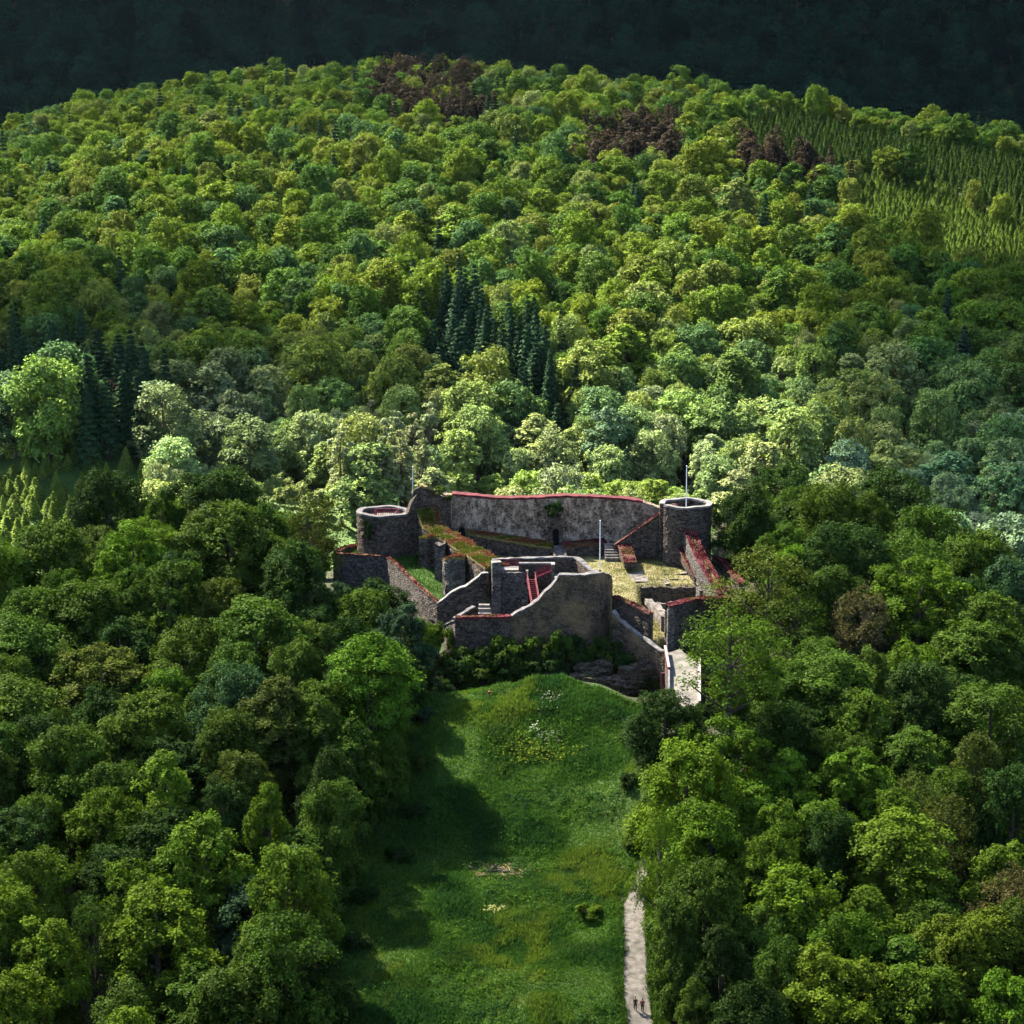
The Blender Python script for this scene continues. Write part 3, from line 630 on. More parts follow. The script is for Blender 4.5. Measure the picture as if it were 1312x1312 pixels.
# courtyard remains
def low(label, N, t, m='old_stone', ruin=.2): return wall('ruined_footing', label, "footing", N, t, M[m], None, ruin=ruin, jit=.14)
low("broken stone footing running towards the viewer in the courtyard", [node(803, 381.5, 731, 737), node(808, 378.5, 738, 744), node(814, 375.5, 745.5, 752)], 2.4)
low("long low footing with a dark front edge across the dry courtyard grass", [node(822, 379.4, 738, 743), node(845, 379.6, 737.5, 742), node(868, 379.8, 736.5, 741), node(887, 380, 734, 740)], .8)
low("thin pale footing parallel to the long courtyard footing", [node(822, 377.2, 744, 748), node(850, 377.2, 743.5, 747), node(878, 377.4, 742.5, 746)], .6)
low("stub of footing projecting from the thin pale footing", [node(850, 376.7, 745, 751), node(853, 374.8, 748.5, 754)], .7)
low("dark back face of the sunken cellar in the courtyard", [node(819, 373.2, 753, 780), node(840, 373.4, 752.5, 780), node(866, 373.6, 752.5, 780), node(894, 373.8, 752, 780)], .9, 'stone')
low("rubble edge slanting beside the sunken cellar", [node(826, 367, 767, 774), node(836, 362, 775, 790), node(843, 357.5, 783, 800), node(847, 354.5, 790, 812)], 1.1)
low("thin wall remnant crossing the near end of the cellar", [node(842, 361.5, 773, 790), node(860, 361.8, 772.5, 790), node(872, 362, 772, 790)], .5)
low("upright slab wall at the right end of the cellar", [node(891.5, 371, 752, 772), node(896, 368, 757, 778)], .6, 'slate')
low("tall thin pier standing against the sloping wall", [node(890.5, 375.6, 722, 742), node(892.3, 375.2, 722.5, 742)], .6, 'slate')
# entrance bridge
e = empty('entrance_bridge', (0, 0, 0), "pale gravelled entrance bridge with red panelled parapets crossing the ditch", "bridge")
A0, A1, A2 = at_d(852, 838, 345.2), at_d(857, 866, 335.5), at_d(857, 908, 319)
B0, B1, B2 = at_d(871, 832, 347), at_d(896, 852, 339), at_d(896, 908, 319)
e.location = (A1[0] + 2.5, A1[1], A1[2] - 3); E = np.array(e.location)
b = MB(); T = [np.array(p) - E for p in (A0, A1, A2, B2, B1, B0)]; T2 = [t - np.array((0, 0, 5.0)) for t in T]
b.add([tuple(t) for t in T] + [tuple(t) for t in T2], [(0, 1, 4, 5), (1, 2, 3, 4), (11, 10, 7, 6), (10, 9, 8, 7)] + [(i, 6 + i, 6 + (i + 1) % 6, (i + 1) % 6) for i in range(6)])
b.build('bridge_body', M['slate'], e)
b = MB(); b.add([tuple(t + np.array((0, 0, .05))) for t in T] + [tuple(t + np.array((0, 0, .006))) for t in T], [(0, 1, 4, 5), (1, 2, 3, 4), (11, 10, 7, 6), (10, 9, 8, 7)] + [(i, 6 + i, 6 + (i + 1) % 6, (i + 1) % 6) for i in range(6)]); b.build('deck', M['bridge_gravel'], e)
def slab(name, p, q, t, h, m, low_=0.):
    p, q = np.array(p) - E, np.array(q) - E; dv = q - p; nr = np.array((-dv[1], dv[0], 0)); nr = nr / np.linalg.norm(nr) * t / 2; U = np.array((0, 0, h)); D = np.array((0, 0, low_))
    V = [p + nr + D, q + nr + D, q - nr + D, p - nr + D, p + nr + U, q + nr + U, q - nr + U, p - nr + U]
    b = MB(); b.add([tuple(v) for v in V], [(3, 2, 1, 0), (4, 5, 6, 7), (0, 1, 5, 4), (1, 2, 6, 5), (2, 3, 7, 6), (3, 0, 4, 7)]); return b.build(name, M[m], e)
pp = slab('parapet', A0, A1, .25, 1.25, 'red_coping', -.3); slab('parapet_coping', (A0[0], A0[1], A0[2] + 1.25), (A1[0], A1[1], A1[2] + 1.25), .38, .14, 'rail_white', .003)
slab('parapet', A1, A2, .25, 1.0, 'grey_coping', -.3)
slab('parapet', B1, B2, .25, 1.0, 'red_brown_coping', -.3); slab('parapet_coping', (B1[0], B1[1], B1[2] + 1.0), (B2[0], B2[1], B2[2] + 1.0), .38, .14, 'rail_white', .003)
for u, v, d, w in ((849.5, 862, 334.8, 5.2), (906, 868, 334, 8)):
    p = at_d(u, v, d); q = at_d(u, v + 27, d); hw = w / 2 * d / FPX
    b = MB(); b.box((p[0] - E[0] - hw, p[1] - E[1] - .2, q[2] - E[2]), (p[0] - E[0] + hw, p[1] - E[1] + .2, p[2] - E[2])); b.build('red_panel', M['red_coping'], e)
    b = MB(); b.box((p[0] - E[0] - hw - .05, p[1] - E[1] - .15, q[2] - E[2] - 4), (p[0] - E[0] + hw - .05, p[1] - E[1] + .15, q[2] - E[2] - .01)); b.build('abutment', M['slate'], e)
wall('low_wall', "small half buried wall with a thin red top at the right end of the ditch", "wall",
     [node(797, 333, 907, 915), node(808, 334, 903, 914), node(826, 336, 899, 912)], .7, M['stone'], M['red_brown_coping'], .1, ruin=.06)
# poles
def pole(u, v0, v1, d, label, r=.055, name='flagpole'):
    a = at_d(u, v0, d); c = at_d(u, v1, d); e = empty(name, (c[0], c[1], c[2]), label, "pole"); h = a[2] - c[2]
    b = MB(); b.tube([(0, 0, 0), (0, 0, h * .5), (0, 0, h)], [r * 1.2, r, r * .75], 8); b.build('mast', M['white_paint'], e)
    b = MB(); b.tube([(0, 0, h), (0, 0, h + .07), (0, 0, h + .16), (0, 0, h + .2)], [.03, .1, .1, .02], 8); b.build('finial', M['white_paint'], e)
    b = MB(); b.tube([(0, 0, -.3), (0, 0, .15)], .2, 10); b.build('foot', M['grey_coping'], e)
pole(768.5, 668, 731, 377, "white flagpole standing on the courtyard grass behind the bastion", .085)
pole(879, 598, 660, 387.5, "tall white pole rising out of the slim round tower", .075)
pole(529, 599, 634, 390.5, "short thin white pole behind the tall gable stump", .055)
# bare rock below the bastion
def rock(u, v, d, rx, ry, rz, label, seed):
    rnd = np.random.default_rng(seed); x, y, z = at_d(u, v, d); nu, nv = 30, 16; V = []
    for j in range(nv + 1):
        th = math.pi * j / nv
        for i in range(nu):
            ph = 2 * math.pi * i / nu; q = np.array((math.sin(th) * math.cos(ph), math.sin(th) * math.sin(ph), math.cos(th)))
            s = np.sign(q) * np.abs(q) ** .6; lay = math.floor(q[2] * 3 + q[0] * 1.3 + .7 * q[1]) % 2 * .09
            f = .7 + lay + .35 * float(vnoise(s[0] * 3 + seed, s[1] * 3 + s[2] * 2.2, .8, seed)) + .22 * float(vnoise(s[0] * 8 + seed, s[1] * 8 + s[2] * 9, .8, seed + 3)); V.append((s[0] * rx * f, s[1] * ry * f, s[2] * rz * f))
    F = [(j * nu + i, (j + 1) * nu + i, (j + 1) * nu + (i + 1) % nu, j * nu + (i + 1) % nu) for j in range(nv) for i in range(nu)]
    o = link('rock_ledge', quad_mesh('rock_ledge', V, F, [M['rock']])); o.location = (x, y, z); o.rotation_euler = (0, rnd.uniform(-.25, .1), rnd.uniform(-.1, .2)); tag(o, label, "rock", "rock ledges under the bastion")
for u, v, d, a, b_, c_, lab, sd in ((735, 872, 346.3, 3.6, 1.5, 1.0, "long tan rock ledge low under the bastion's right half", 3), (765, 876, 345.6, 3.2, 1.4, 1.1, "dark layered rock beside the long tan ledge", 4),
        (795, 878, 345.5, 3.4, 1.6, 1.3, "dark rock hump under the foot of the ramp wall", 5), (762, 858, 347.6, 3.0, 1.4, 1.3, "upper rock step directly under the bastion foot", 6),
        (815, 868, 346.3, 2.9, 1.3, 1.9, "steep rock face under the lowest end of the ramp wall", 7), (705, 868, 347.2, 2.2, 1.1, .8, "small rock nearly hidden by shrubs under the bastion", 8)):
    rock(u, v, d, a, b_, c_, lab, sd)

# ------------------------------------------------------------------ haze
m, n, l = mat('haze'); vol = nd(n, "ShaderNodeVolumePrincipled"); vol.inputs["Density"].default_value = .000004; vol.inputs["Color"].default_value = (.45, .72, 1, 1); vol.inputs["Anisotropy"].default_value = .1
o = nd(n, "ShaderNodeOutputMaterial"); l.new(vol.outputs[0], o.inputs["Volume"]); M['haze'] = m
b = MB(); b.box((-2700, -1600, -80), (2700, 5100, 425)); tag(b.build('haze', m), "thin blue haze over the valley", "haze", kind='stuff')
# ------------------------------------------------------------------ trees
def leaf_quads(C, N, size, rnd, aspect=.62):
    """diamond leaves (sprays) centred on C facing N"""
    n = len(C); r = rnd.normal(size=(n, 3)); t = np.cross(N, r); t /= np.linalg.norm(t, axis=1)[:, None] + 1e-9
    b = np.cross(N, t); s = (size * (.6 + .8 * rnd.random(n)))[:, None]; a = s * aspect
    fold = N * s * (rnd.random((n, 1)) - .5) * .5
    V = np.stack([C + t * s, C + b * a + fold, C - t * s, C - b * a + fold], 1).reshape(-1, 3)
    return V, np.arange(4 * n).reshape(n, 4)
def unit(v): return v / (np.linalg.norm(v, axis=-1)[..., None] + 1e-9)
def crown_points(rnd, Hh, R, nb, nl, base, topy, irregular=.36, flat=.92, fill=.35):
    """clumps through the crown's volume; returns leaf centres, normals, per-leaf variation, clump centres"""
    cs = []; rs = []
    ph = rnd.random(4) * 6.28
    tries = 0
    while len(cs) < nb and tries < 4000:
        tries += 1
        t = rnd.random() ** .8; a = rnd.random() * 2 * math.pi
        prof = math.sin(math.pi * min(1, (t * .86 + .12)) ** topy) ** .75 if topy >= .95 else (1 - max(0, (t - .45) / .58) ** 2.3) ** .5 * min(1, .6 + t)
        prof *= 1 + irregular * (math.sin(2 * a + ph[0] + 3 * t) * .6 + math.sin(3 * a + ph[1] - 4 * t) * .5)
        rad = R * .80 * prof * math.sqrt(fill + (1 - fill) * rnd.random()); z = Hh * (base + (1 - base) * .93 * t)
        c = np.array((math.cos(a) * rad, math.sin(a) * rad, z)); rb = R * rnd.uniform(.22, .38) * (1.1 - .3 * t)
        if cs and min(np.linalg.norm((c - q) / (1, 1, .8)) - .46 * (rb + w) for q, w in zip(cs, rs)) < 0 and tries < 3000: continue
        cs.append(c); rs.append(rb)
    cs = np.array(cs); rs = np.array(rs); w = rs ** 2; nt = nb * 26; k = rnd.choice(len(cs), nt, p=w / w.sum())
    d = unit(rnd.normal(size=(nt, 3))); d[:, 2] = np.where(d[:, 2] < -.3, -d[:, 2] * .8, d[:, 2]); d = unit(d)
    rr = rs[k] * (1 - .5 * rnd.random(nt) ** 2) * (1 + .3 * rnd.random(nt) ** 3)
    T = cs[k] + d * rr[:, None] * np.array((1, 1, flat)); tsz = rs[k] * rnd.uniform(.18, .36, nt)          # tufts: sprays at the twig ends
    q = rnd.choice(nt, nl, p=tsz ** 1.6 / (tsz ** 1.6).sum())
    off = rnd.normal(size=(nl, 3)) * .62; dn = unit(d + np.array((0, 0, .35)))[q]; off -= dn * ((off * dn).sum(1) * .35)[:, None]
    C = T[q] + off * tsz[q][:, None]
    cv = rnd.random(len(cs)); tv = rnd.random(nt)
    N = unit(dn + rnd.normal(size=(nl, 3)) * .45 + np.array((0, 0, .25)))
    var = np.clip(.5 + (cv[k[q]] - .5) * .4 + (tv[q] - .5) * .35 + (rnd.random(nl) - .5) * .45, 0, 1)
    q_ = H_ = np.percentile(C[:, 2], 99.6); f_ = Hh / H_; g_ = R / np.percentile(np.hypot(C[:, 0], C[:, 1]), 97); S_ = np.array((g_, g_, f_))
    return C * S_, N, var, cs * S_
def wood(rnd, Hh, R, base, cs, nlimb, thick=.024, k=7):
    b = MB(); r0 = Hh * thick; bend = rnd.normal(size=2) * R * .05
    tp = lambda f: (bend[0] * math.sin(3 * f), bend[1] * math.sin(2.4 * f), Hh * f)
    fs = [-.03, 0, .05, .2, .4, .6, .78, .9]
    b.tube([tp(f) for f in fs], [r0 * 1.5, r0 * 1.4, r0 * 1.05, r0 * .9, r0 * .7, r0 * .48, r0 * .28, r0 * .1], k)
    pick = rnd.choice(len(cs), min(nlimb, len(cs)), replace=False)
    for i in pick:
        c = cs[i]; f = min(.82, max(base * .7, c[2] / Hh - rnd.uniform(.12, .3))); s = Vector(tp(f)); e = Vector(c)
        m = s.lerp(e, .5) + Vector((0, 0, -Hh * .012)); q = r0 * (1 - f) * .55 + .02
        b.tube([s, m, e], [q, q * .65, q * .25], 5)
    return b
def far_conifer(rnd, Hh, R, nl, dens=1.0):
    t = rnd.random(nl) ** .75; a = rnd.random(nl) * 6.283; tier = np.floor(t * 16) / 16 + .02 * rnd.random(nl)
    rr = R * (1 - tier) ** .9 * (.25 + .75 * np.sqrt(rnd.random(nl))) * (1 + .25 * np.sin(5 * a + tier * 40)) + .05
    C = np.stack([np.cos(a) * rr, np.sin(a) * rr, Hh * (.08 + .92 * tier) - rr * .35 + .02 * Hh], 1)
    N = unit(np.stack([np.cos(a) * .75, np.sin(a) * .75, np.full(nl, .75)], 1) + rnd.normal(size=(nl, 3)) * .35)
    return C, N, np.clip(.5 + (rnd.random(nl) - .5) * .8 + (rr / R - .4) * .3, 0, 1), np.array([[math.cos(i) * R * .4, math.sin(i) * R * .4, Hh * (.2 + .05 * i)] for i in range(10)])
def leaf_mesh(name, C, N, var, size, rnd, m, extra=None, aspect=.62):
    V, F = leaf_quads(C, N, size, rnd, aspect); mi_ = np.zeros(len(F), int); vv = var
    me = quad_mesh(name, V, F, [m]) if extra is None else None
    if extra is not None:
        EV = np.concatenate(extra.V); quads = [f for f in extra.F if len(f) == 4]
        V2 = np.concatenate([V, EV]); F2 = np.concatenate([F, np.array(quads) + len(V)])
        me = quad_mesh(name, V2, F2, [m, M['bark']], np.concatenate([mi_, np.ones(len(quads), int)])); vv = np.concatenate([var, np.full(len(quads), .5)])
    at_ = me.attributes.new("leafvar", 'FLOAT', 'FACE'); at_.data.foreach_set("value", vv.astype(np.float32)[:len(me.polygons)])
    return me
# species: (height, radius, clumps, leaves near, leaves far, leaf size near/far, base, shape)
SPEC = {
    'broad':  dict(H=17, R=6.0, nb=58, nn=46000, nf=14000, sn=.165, sf=.27, base=.12, topy=.9),
    'round':  dict(H=16, R=6.4, nb=58, nn=46000, nf=14000, sn=.165, sf=.27, base=.08, topy=.8),
    'tall':   dict(H=20, R=4.8, nb=58, nn=42000, nf=13000, sn=.16, sf=.27, base=.08, topy=.95),
    'tufted': dict(H=18, R=5.8, nb=42, nn=38000, nf=13000, sn=.165, sf=.27, base=.14, topy=.88),
    'sparse': dict(H=18, R=6.2, nb=40, nn=11000, nf=4400, sn=.15, sf=.29, base=.24, topy=.95),
    'bush':   dict(H=4.5, R=2.8, nb=18, nn=7500, nf=2400, sn=.12, sf=.26, base=.05, topy=.8),
    'deadtree': dict(H=17, R=3.4, nb=34, nn=5000, nf=4200, sn=.15, sf=.24, base=.12, topy=1.1),
    'birch':  dict(H=20, R=2.7, nb=30, nn=9000, nf=4400, sn=.14, sf=.26, base=.18, topy=1.0),
}
NEAR, FAR = {}, {}
def build_protos():
    s = 0
    for sp, q in SPEC.items():
        NEAR[sp] = []; FAR[sp] = []
        for i in range(4 if sp in ('broad', 'round', 'tufted', 'tall') else 2):
            s += 1; rnd = np.random.default_rng(500 + s)
            C, N, v, cs = crown_points(rnd, q['H'], q['R'], q['nb'], q['nn'], q['base'], q['topy'], fill=.35)
            me = leaf_mesh('crown', C, N, v, q['sn'], rnd, M['leaves'])
            wb = wood(rnd, q['H'], q['R'], q['base'], cs, 14 if sp != 'sparse' else 30); wm = bpy.data.meshes.new('trunk')
            wm.from_pydata(np.concatenate(wb.V).tolist(), [], wb.F); wm.materials.append(M['bark']); wm.update()
            NEAR[sp].append((wm, me))
            k = rnd.choice(len(C), q['nf'], replace=False); wb = wood(rnd, q['H'], q['R'], q['base'], cs, 5, k=5)
            FAR[sp].append([leaf_mesh('broadleaf_tree', C[k], N[k], v[k], q['sf'], np.random.default_rng(s), M[mm], wb) for mm in ('leaves', 'leaves_of_the_mass')])
    for sp, Hh, R, nl, sz in (('spruce', 20, 3.3, 5200, .34), ('youngspruce', 7, 1.5, 1100, .24), ('larch', 19, 3.0, 2600, .30)):
        FAR[sp] = []
        for i in range(3):
            s += 1; rnd = np.random.default_rng(500 + s); C, N, v, cs = far_conifer(rnd, Hh, R, nl); wb = wood(rnd, Hh, R, .1, cs, 8 if sp == 'larch' else 0, .016, 5)
            FAR[sp].append([leaf_mesh('spruce_tree', C, N, v, sz, np.random.default_rng(s), M[mm], wb, .42) for mm in ('leaves', 'leaves_of_the_mass')])
    SPEC.update(spruce=dict(H=20, R=3.3), youngspruce=dict(H=7, R=1.5), larch=dict(H=19, R=3.0))
build_protos()

COLS = {'mid': (0.0369, 0.06724, 0.00656), 'lime': (0.07052, 0.1107, 0.00656), 'dark': (0.01722, 0.03772, 0.00574), 'olive': (0.04264, 0.06068, 0.0082), 'teal': (0.02378, 0.05248, 0.01886),
        'fresh': (0.05576, 0.1017, 0.00656), 'brown': (0.05412, 0.0492, 0.01804)}
CNAME = {'mid': 'mid green', 'lime': 'lime green', 'dark': 'dark green', 'olive': 'olive green', 'teal': 'bluish green', 'fresh': 'fresh green', 'brown': 'brownish'}
SNAME = {'broad': 'broad', 'round': 'rounded', 'tall': 'tall narrow', 'tufted': 'tufted', 'sparse': 'sparse see-through', 'bush': 'bushy', 'birch': 'slender'}
NEARLIST = []      # dict(x, y, z, h, R, sp, col, fixed)
def solve_base(u, vt, h):
    r = ray(u, vt); ds = np.arange(225, 470, .5); t = ds / r[1]; x = r[0] * t; z = CAMZ + r[2] * t
    hh = H(x, ds + CY) + h; i = int(np.argmax(hh >= z)) if (hh >= z).any() else int(np.argmin(np.abs(hh - z)))
    return x[i], ds[i] + CY
def put(u, vt, rpx, h, sp, col, d=None, label=None):
    if d is None: x, y = solve_base(u, vt, h)
    else:
        a = at_d(u, vt, d); x, y = a[0], a[1]; h = max(3., a[2] - Hs(x, y))
    z = Hs(x, y); s = proj(x, y, z + h * .6)[2]
    NEARLIST.append(dict(x=x, y=y, z=z, h=h, R=rpx / s, sp=sp, col=col, fixed=True, label=label))
# trees that can be told apart in the photograph: pixel of the top, half width, height
for a in [
    # wood left of the castle, far rank
    (138, 604, 50, 21, 'round', 'dark'), (205, 627, 38, 19, 'tufted', 'mid'), (270, 604, 62, 21, 'broad', 'dark'), (335, 650, 45, 19, 'tufted', 'mid'), (392, 632, 48, 20, 'sparse', 'olive'),
    (60, 672, 60, 20, 'broad', 'mid'), (0, 694, 52, 20, 'round', 'fresh'), (165, 672, 55, 20, 'tufted', 'fresh'), (290, 647, 70, 21, 'broad', 'mid'), (375, 697, 62, 20, 'round', 'dark'),
    (110, 745, 62, 18, 'broad', 'mid'), (215, 722, 60, 20, 'tufted', 'mid'), (30, 790, 62, 18, 'broad', 'mid'), (330, 770, 75, 20, 'broad', 'mid'), (486, 742, 44, 11, 'tufted', 'dark'),
    (405, 778, 46, 14, 'round', 'dark'), (240, 800, 62, 18, 'round', 'mid'), (130, 830, 66, 18, 'tufted', 'olive'), (30, 870, 65, 18, 'broad', 'mid'),
    (472, 818, 64, 19, 'broad', 'fresh'), (455, 925, 42, 17, 'tall', 'mid'), (300, 855, 58, 19, 'round', 'teal'), (355, 870, 52, 20, 'tall', 'olive'), (190, 890, 66, 19, 'broad', 'mid'), (90, 930, 60, 18, 'broad', 'mid'), (415, 900, 40, 18, 'tall', 'mid'),
    (210, 965, 50, 20, 'tall', 'lime'), (343, 1005, 34, 20, 'tall', 'lime'), (30, 1040, 62, 17, 'tufted', 'dark'), (260, 1050, 70, 20, 'tufted', 'lime'), (370, 1085, 62, 21, 'broad', 'fresh'),
    (205, 1140, 85, 19, 'tufted', 'lime'), (55, 1180, 62, 17, 'tufted', 'lime'), (120, 1150, 45, 17, 'sparse', 'mid'), (365, 1180, 78, 21, 'round', 'mid'), (160, 1292, 60, 16, 'tufted', 'lime'), (20, 1250, 60, 17, 'broad', 'lime'), (300, 1240, 70, 19, 'broad', 'mid'),
    (410, 1210, 42, 18, 'tall', 'dark'), (-20, 960, 50, 18, 'broad', 'olive'),
    # slope right of the castle
    (1000, 594, 50, 20, 'round', 'dark'), (955, 622, 42, 19, 'broad', 'dark'), (1060, 622, 62, 20, 'round', 'mid'), (1140, 606, 66, 20, 'round', 'dark'), (1195, 650, 60, 19, 'round', 'mid'), (1255, 682, 58, 19, 'round', 'mid'), (1305, 717, 55, 19, 'round', 'teal'),
    (1165, 682, 60, 19, 'sparse', 'mid'), (1090, 672, 62, 20, 'round', 'dark'), (1180, 717, 66, 20, 'tufted', 'fresh'), (1270, 765, 62, 18, 'broad', 'mid'), (1110, 750, 46, 18, 'sparse', 'brown'),
    (985, 702, 68, 19, 'sparse', 'olive'), (935, 780, 74, 18, 'sparse', 'fresh'), (1020, 760, 50, 15, 'sparse', 'mid'), (1250, 800, 68, 18, 'broad', 'mid'), (1060, 838, 78, 18, 'broad', 'mid'), (1005, 850, 55, 17, 'round', 'mid'), (1180, 850, 62, 18, 'round', 'dark'), (1270, 880, 75, 18, 'round', 'mid'),
    (852, 893, 50, 12, 'round', 'dark'), (925, 925, 62, 17, 'tufted', 'fresh'), (885, 955, 72, 21, 'broad', 'lime'), (1090, 965, 66, 18, 'tufted', 'fresh'), (1000, 1030, 42, 18, 'tufted', 'fresh'), (1175, 990, 40, 16, 'sparse', 'olive'),
    (1215, 1020, 52, 17, 'sparse', 'olive'), (1155, 1050, 88, 19, 'broad', 'fresh'), (1300, 985, 55, 18, 'round', 'dark'), (1030, 1120, 74, 19, 'tufted', 'lime'), (905, 1105, 55, 20, 'broad', 'mid'), (1090, 1170, 60, 18, 'broad', 'fresh'), (1240, 1175, 72, 18, 'broad', 'lime'), (845, 1040, 40, 19, 'sparse', 'fresh'),
    (868, 1150, 40, 18, 'tufted', 'mid'), (925, 1190, 40, 19, 'tall', 'dark'), (1060, 1215, 80, 19, 'tufted', 'lime'), (1000, 1210, 50, 18, 'round', 'mid'), (1180, 1240, 70, 17, 'broad', 'fresh'), (1290, 1250, 60, 17, 'tufted', 'fresh'), (1300, 1110, 55, 18, 'sparse', 'brown'), (892, 1258, 30, 15, 'tall', 'mid'), (1090, 1290, 60, 16, 'tufted', 'lime'), (960, 1270, 55, 17, 'broad', 'dark'),
]: put(*a)
PROT = [(428, 700), (455, 645), (530, 618), (915, 632), (958, 745), (925, 770), (862, 800), (905, 850), (862, 908), (812, 925), (812, 1000), (803, 1100), (820, 1165), (838, 1345), (448, 1345), (455, 1150), (500, 1100), (522, 1060), (530, 960), (545, 895), (575, 800), (500, 745), (430, 735)]
SKY_U = [-200, 0, 90, 138, 290, 340, 430, 456, 530, 915, 960, 1000, 1140, 1220, 1312, 1500]
SKY_V = [690, 690, 680, 612, 612, 640, 662, 650, 640, 640, 622, 600, 612, 660, 712, 790]
def crown_hits(x, y, z, h, R):
    u, v, s = proj(x, y, z + h * .6); R = R * s; hh = h * s * .45
    a = np.linspace(0, 2 * math.pi, 14); return inside(PROT, u + np.cos(a) * R * .92, v + np.sin(a) * hh).any()
rnd = np.random.default_rng(11); tries = 0
while tries < 9000:
    tries += 1
    d = rnd.uniform(232, 452); lim = .235 * d + 8; x = rnd.uniform(-lim, lim); y = d + CY; z = Hs(x, y)
    if inside(FOOT, np.array([x]), np.array([y]))[0] or inside(MEADOW, np.array([x]), np.array([y]))[0]: continue
    if min(math.hypot(x - t['x'], y - t['y']) / (.62 if t['fixed'] else .8) / (t['R'] + 4.6) for t in NEARLIST) < 1: continue
    h = rnd.uniform(14, 18); R = rnd.uniform(4.4, 6); u, v, s = proj(x, y, z + h)
    if u < -80 or u > 1392 or v > 1345: continue
    if v < np.interp(u, SKY_U, SKY_V) + 6: 
        h *= .8
        if proj(x, y, z + h)[1] < np.interp(u, SKY_U, SKY_V) + 4: continue
    if crown_hits(x, y, z, h, R):
        h *= .62; R *= .62
        if crown_hits(x, y, z, h, R): continue
    NEARLIST.append(dict(x=x, y=y, z=z, h=h, R=R, sp=rnd.choice(['broad', 'round', 'tufted', 'tall'], p=[.4, .25, .25, .1]), col=rnd.choice(['mid', 'dark', 'fresh', 'olive', 'teal'], p=[.46, .27, .18, .05, .04]), fixed=False, label=None))
    if len(NEARLIST) > 290: break
# shrubs under the castle walls and by the meadow
SHRUBS = []
for u, v, d, h, R, col, lab in [
    (585, 835, 348, 3.2, 2.6, 'dark', 0), (605, 822, 348, 3.6, 2.4, 'mid', 0), (628, 838, 347.5, 4, 2.6, 'dark', 0), (645, 815, 348.3, 4.6, 2.7, 'mid', 0), (668, 845, 347.6, 3.6, 2.6, 'dark', 0), (690, 812, 349, 4.2, 2.6, 'mid', 0), (705, 838, 348, 3.6, 2.2, 'dark', 0),
    (728, 828, 349, 3.2, 2.2, 'dark', 0), (750, 845, 348.6, 2.4, 1.8, 'dark', 0), (770, 826, 350, 3.4, 2.2, 'mid', 0), (792, 842, 348.8, 2.6, 2.0, 'dark', 0), (815, 850, 347, 2.6, 1.7, 'olive', 0), (836, 856, 345.6, 2.4, 1.4, 'dark', 0), (846, 850, 344.3, 2.2, 1.0, 'mid', 0),
    (562, 812, 352, 5.0, 2.8, 'mid', 0), (545, 800, 354, 4.5, 2.6, 'dark', 0), (575, 850, 346, 3.2, 2.4, 'dark', 0), (548, 850, 343, 3.6, 2.8, 'dark', 0), (560, 880, 338, 2.6, 2.4, 'dark', 0), (600, 866, 345, 2.4, 2.6, 'dark', 0), (640, 864, 345, 2.2, 2.6, 'dark', 0), (672, 868, 345, 1.9, 2.2, 'dark', 0),
    (548, 930, 328, 2.4, 2.2, 'teal', 0), (540, 985, 318, 2.2, 2.0, 'mid', 0), (530, 1040, 308, 2.4, 2.0, 'dark', 0), (510, 1095, 300, 2.6, 2.2, 'dark', 0), (470, 1140, 288, 2.6, 2.2, 'dark', 0), (458, 1210, 277, 2.4, 2.0, 'dark', 0), (450, 1290, 264, 2.6, 2.0, 'mid', 0),
    (752, 1180, 284.5, 2.2, 1.9, 'lime', 0), (805, 960, 321, 2.2, 1.6, 'mid', 0), (806, 1045, 309, 2.4, 1.7, 'dark', 0), (812, 1090, 301, 2.6, 1.8, 'mid', 0), (865, 905, 322, 1.8, 1.5, 'dark', 0), (716, 812, 349.8, 4.6, 2.2, 'mid', 0), (740, 808, 350.4, 3.6, 2.0, 'dark', 0), (780, 838, 349.4, 4, 2.2, 'dark', 0), (618, 850, 347, 3.2, 2.6, 'mid', 0), (655, 855, 346.8, 2.8, 2.4, 'dark', 0), (700, 858, 346.6, 2.6, 2.2, 'dark', 0), (804, 852, 348, 3.2, 1.8, 'dark', 0), (728, 866, 345.4, 1.9, 2.0, 'dark', 0), (752, 884, 344.2, 1.4, 1.7, 'dark', 0), (785, 868, 346.2, 2.0, 1.6, 'mid', 0), (818, 884, 343.5, 1.6, 1.5, 'dark', 0), (868, 918, 317, 2.6, 2.0, 'dark', 0), (888, 922, 316, 3.0, 2.2, 'mid', 0), (905, 915, 318, 2.8, 2.0, 'dark', 0), (826, 862, 346.4, 3.0, 1.6, 'mid', 0), (711, 664, 392.9, 3.2, 1.7, 'dark', 1), (471, 690, 384.9, 3.4, 1.0, 'dark', 1), (562, 634, 389.6, 1.6, 1.5, 'olive', 1), (577, 640, 392, 1.0, .9, 'mid', 1), (865, 692, 386, 2.2, .8, 'dark', 1)]:
    if lab: x, y, z = at_d(u, v, d)
    else:
        x, y, _ = at_d(u, v, d); z = Hs(x, y)
        if z + h > CAMZ + (ray(u, v - 12)[2] / ray(u, v - 12)[1]) * d: pass
    if 560 < u < 840 and 800 < v < 860 and not lab: h *= 1.45; R *= 1.25
    SHRUBS.append(dict(x=x, y=y, z=z, h=h, R=R, sp='bush', col=col, fixed=True, label=None, shrub=True))

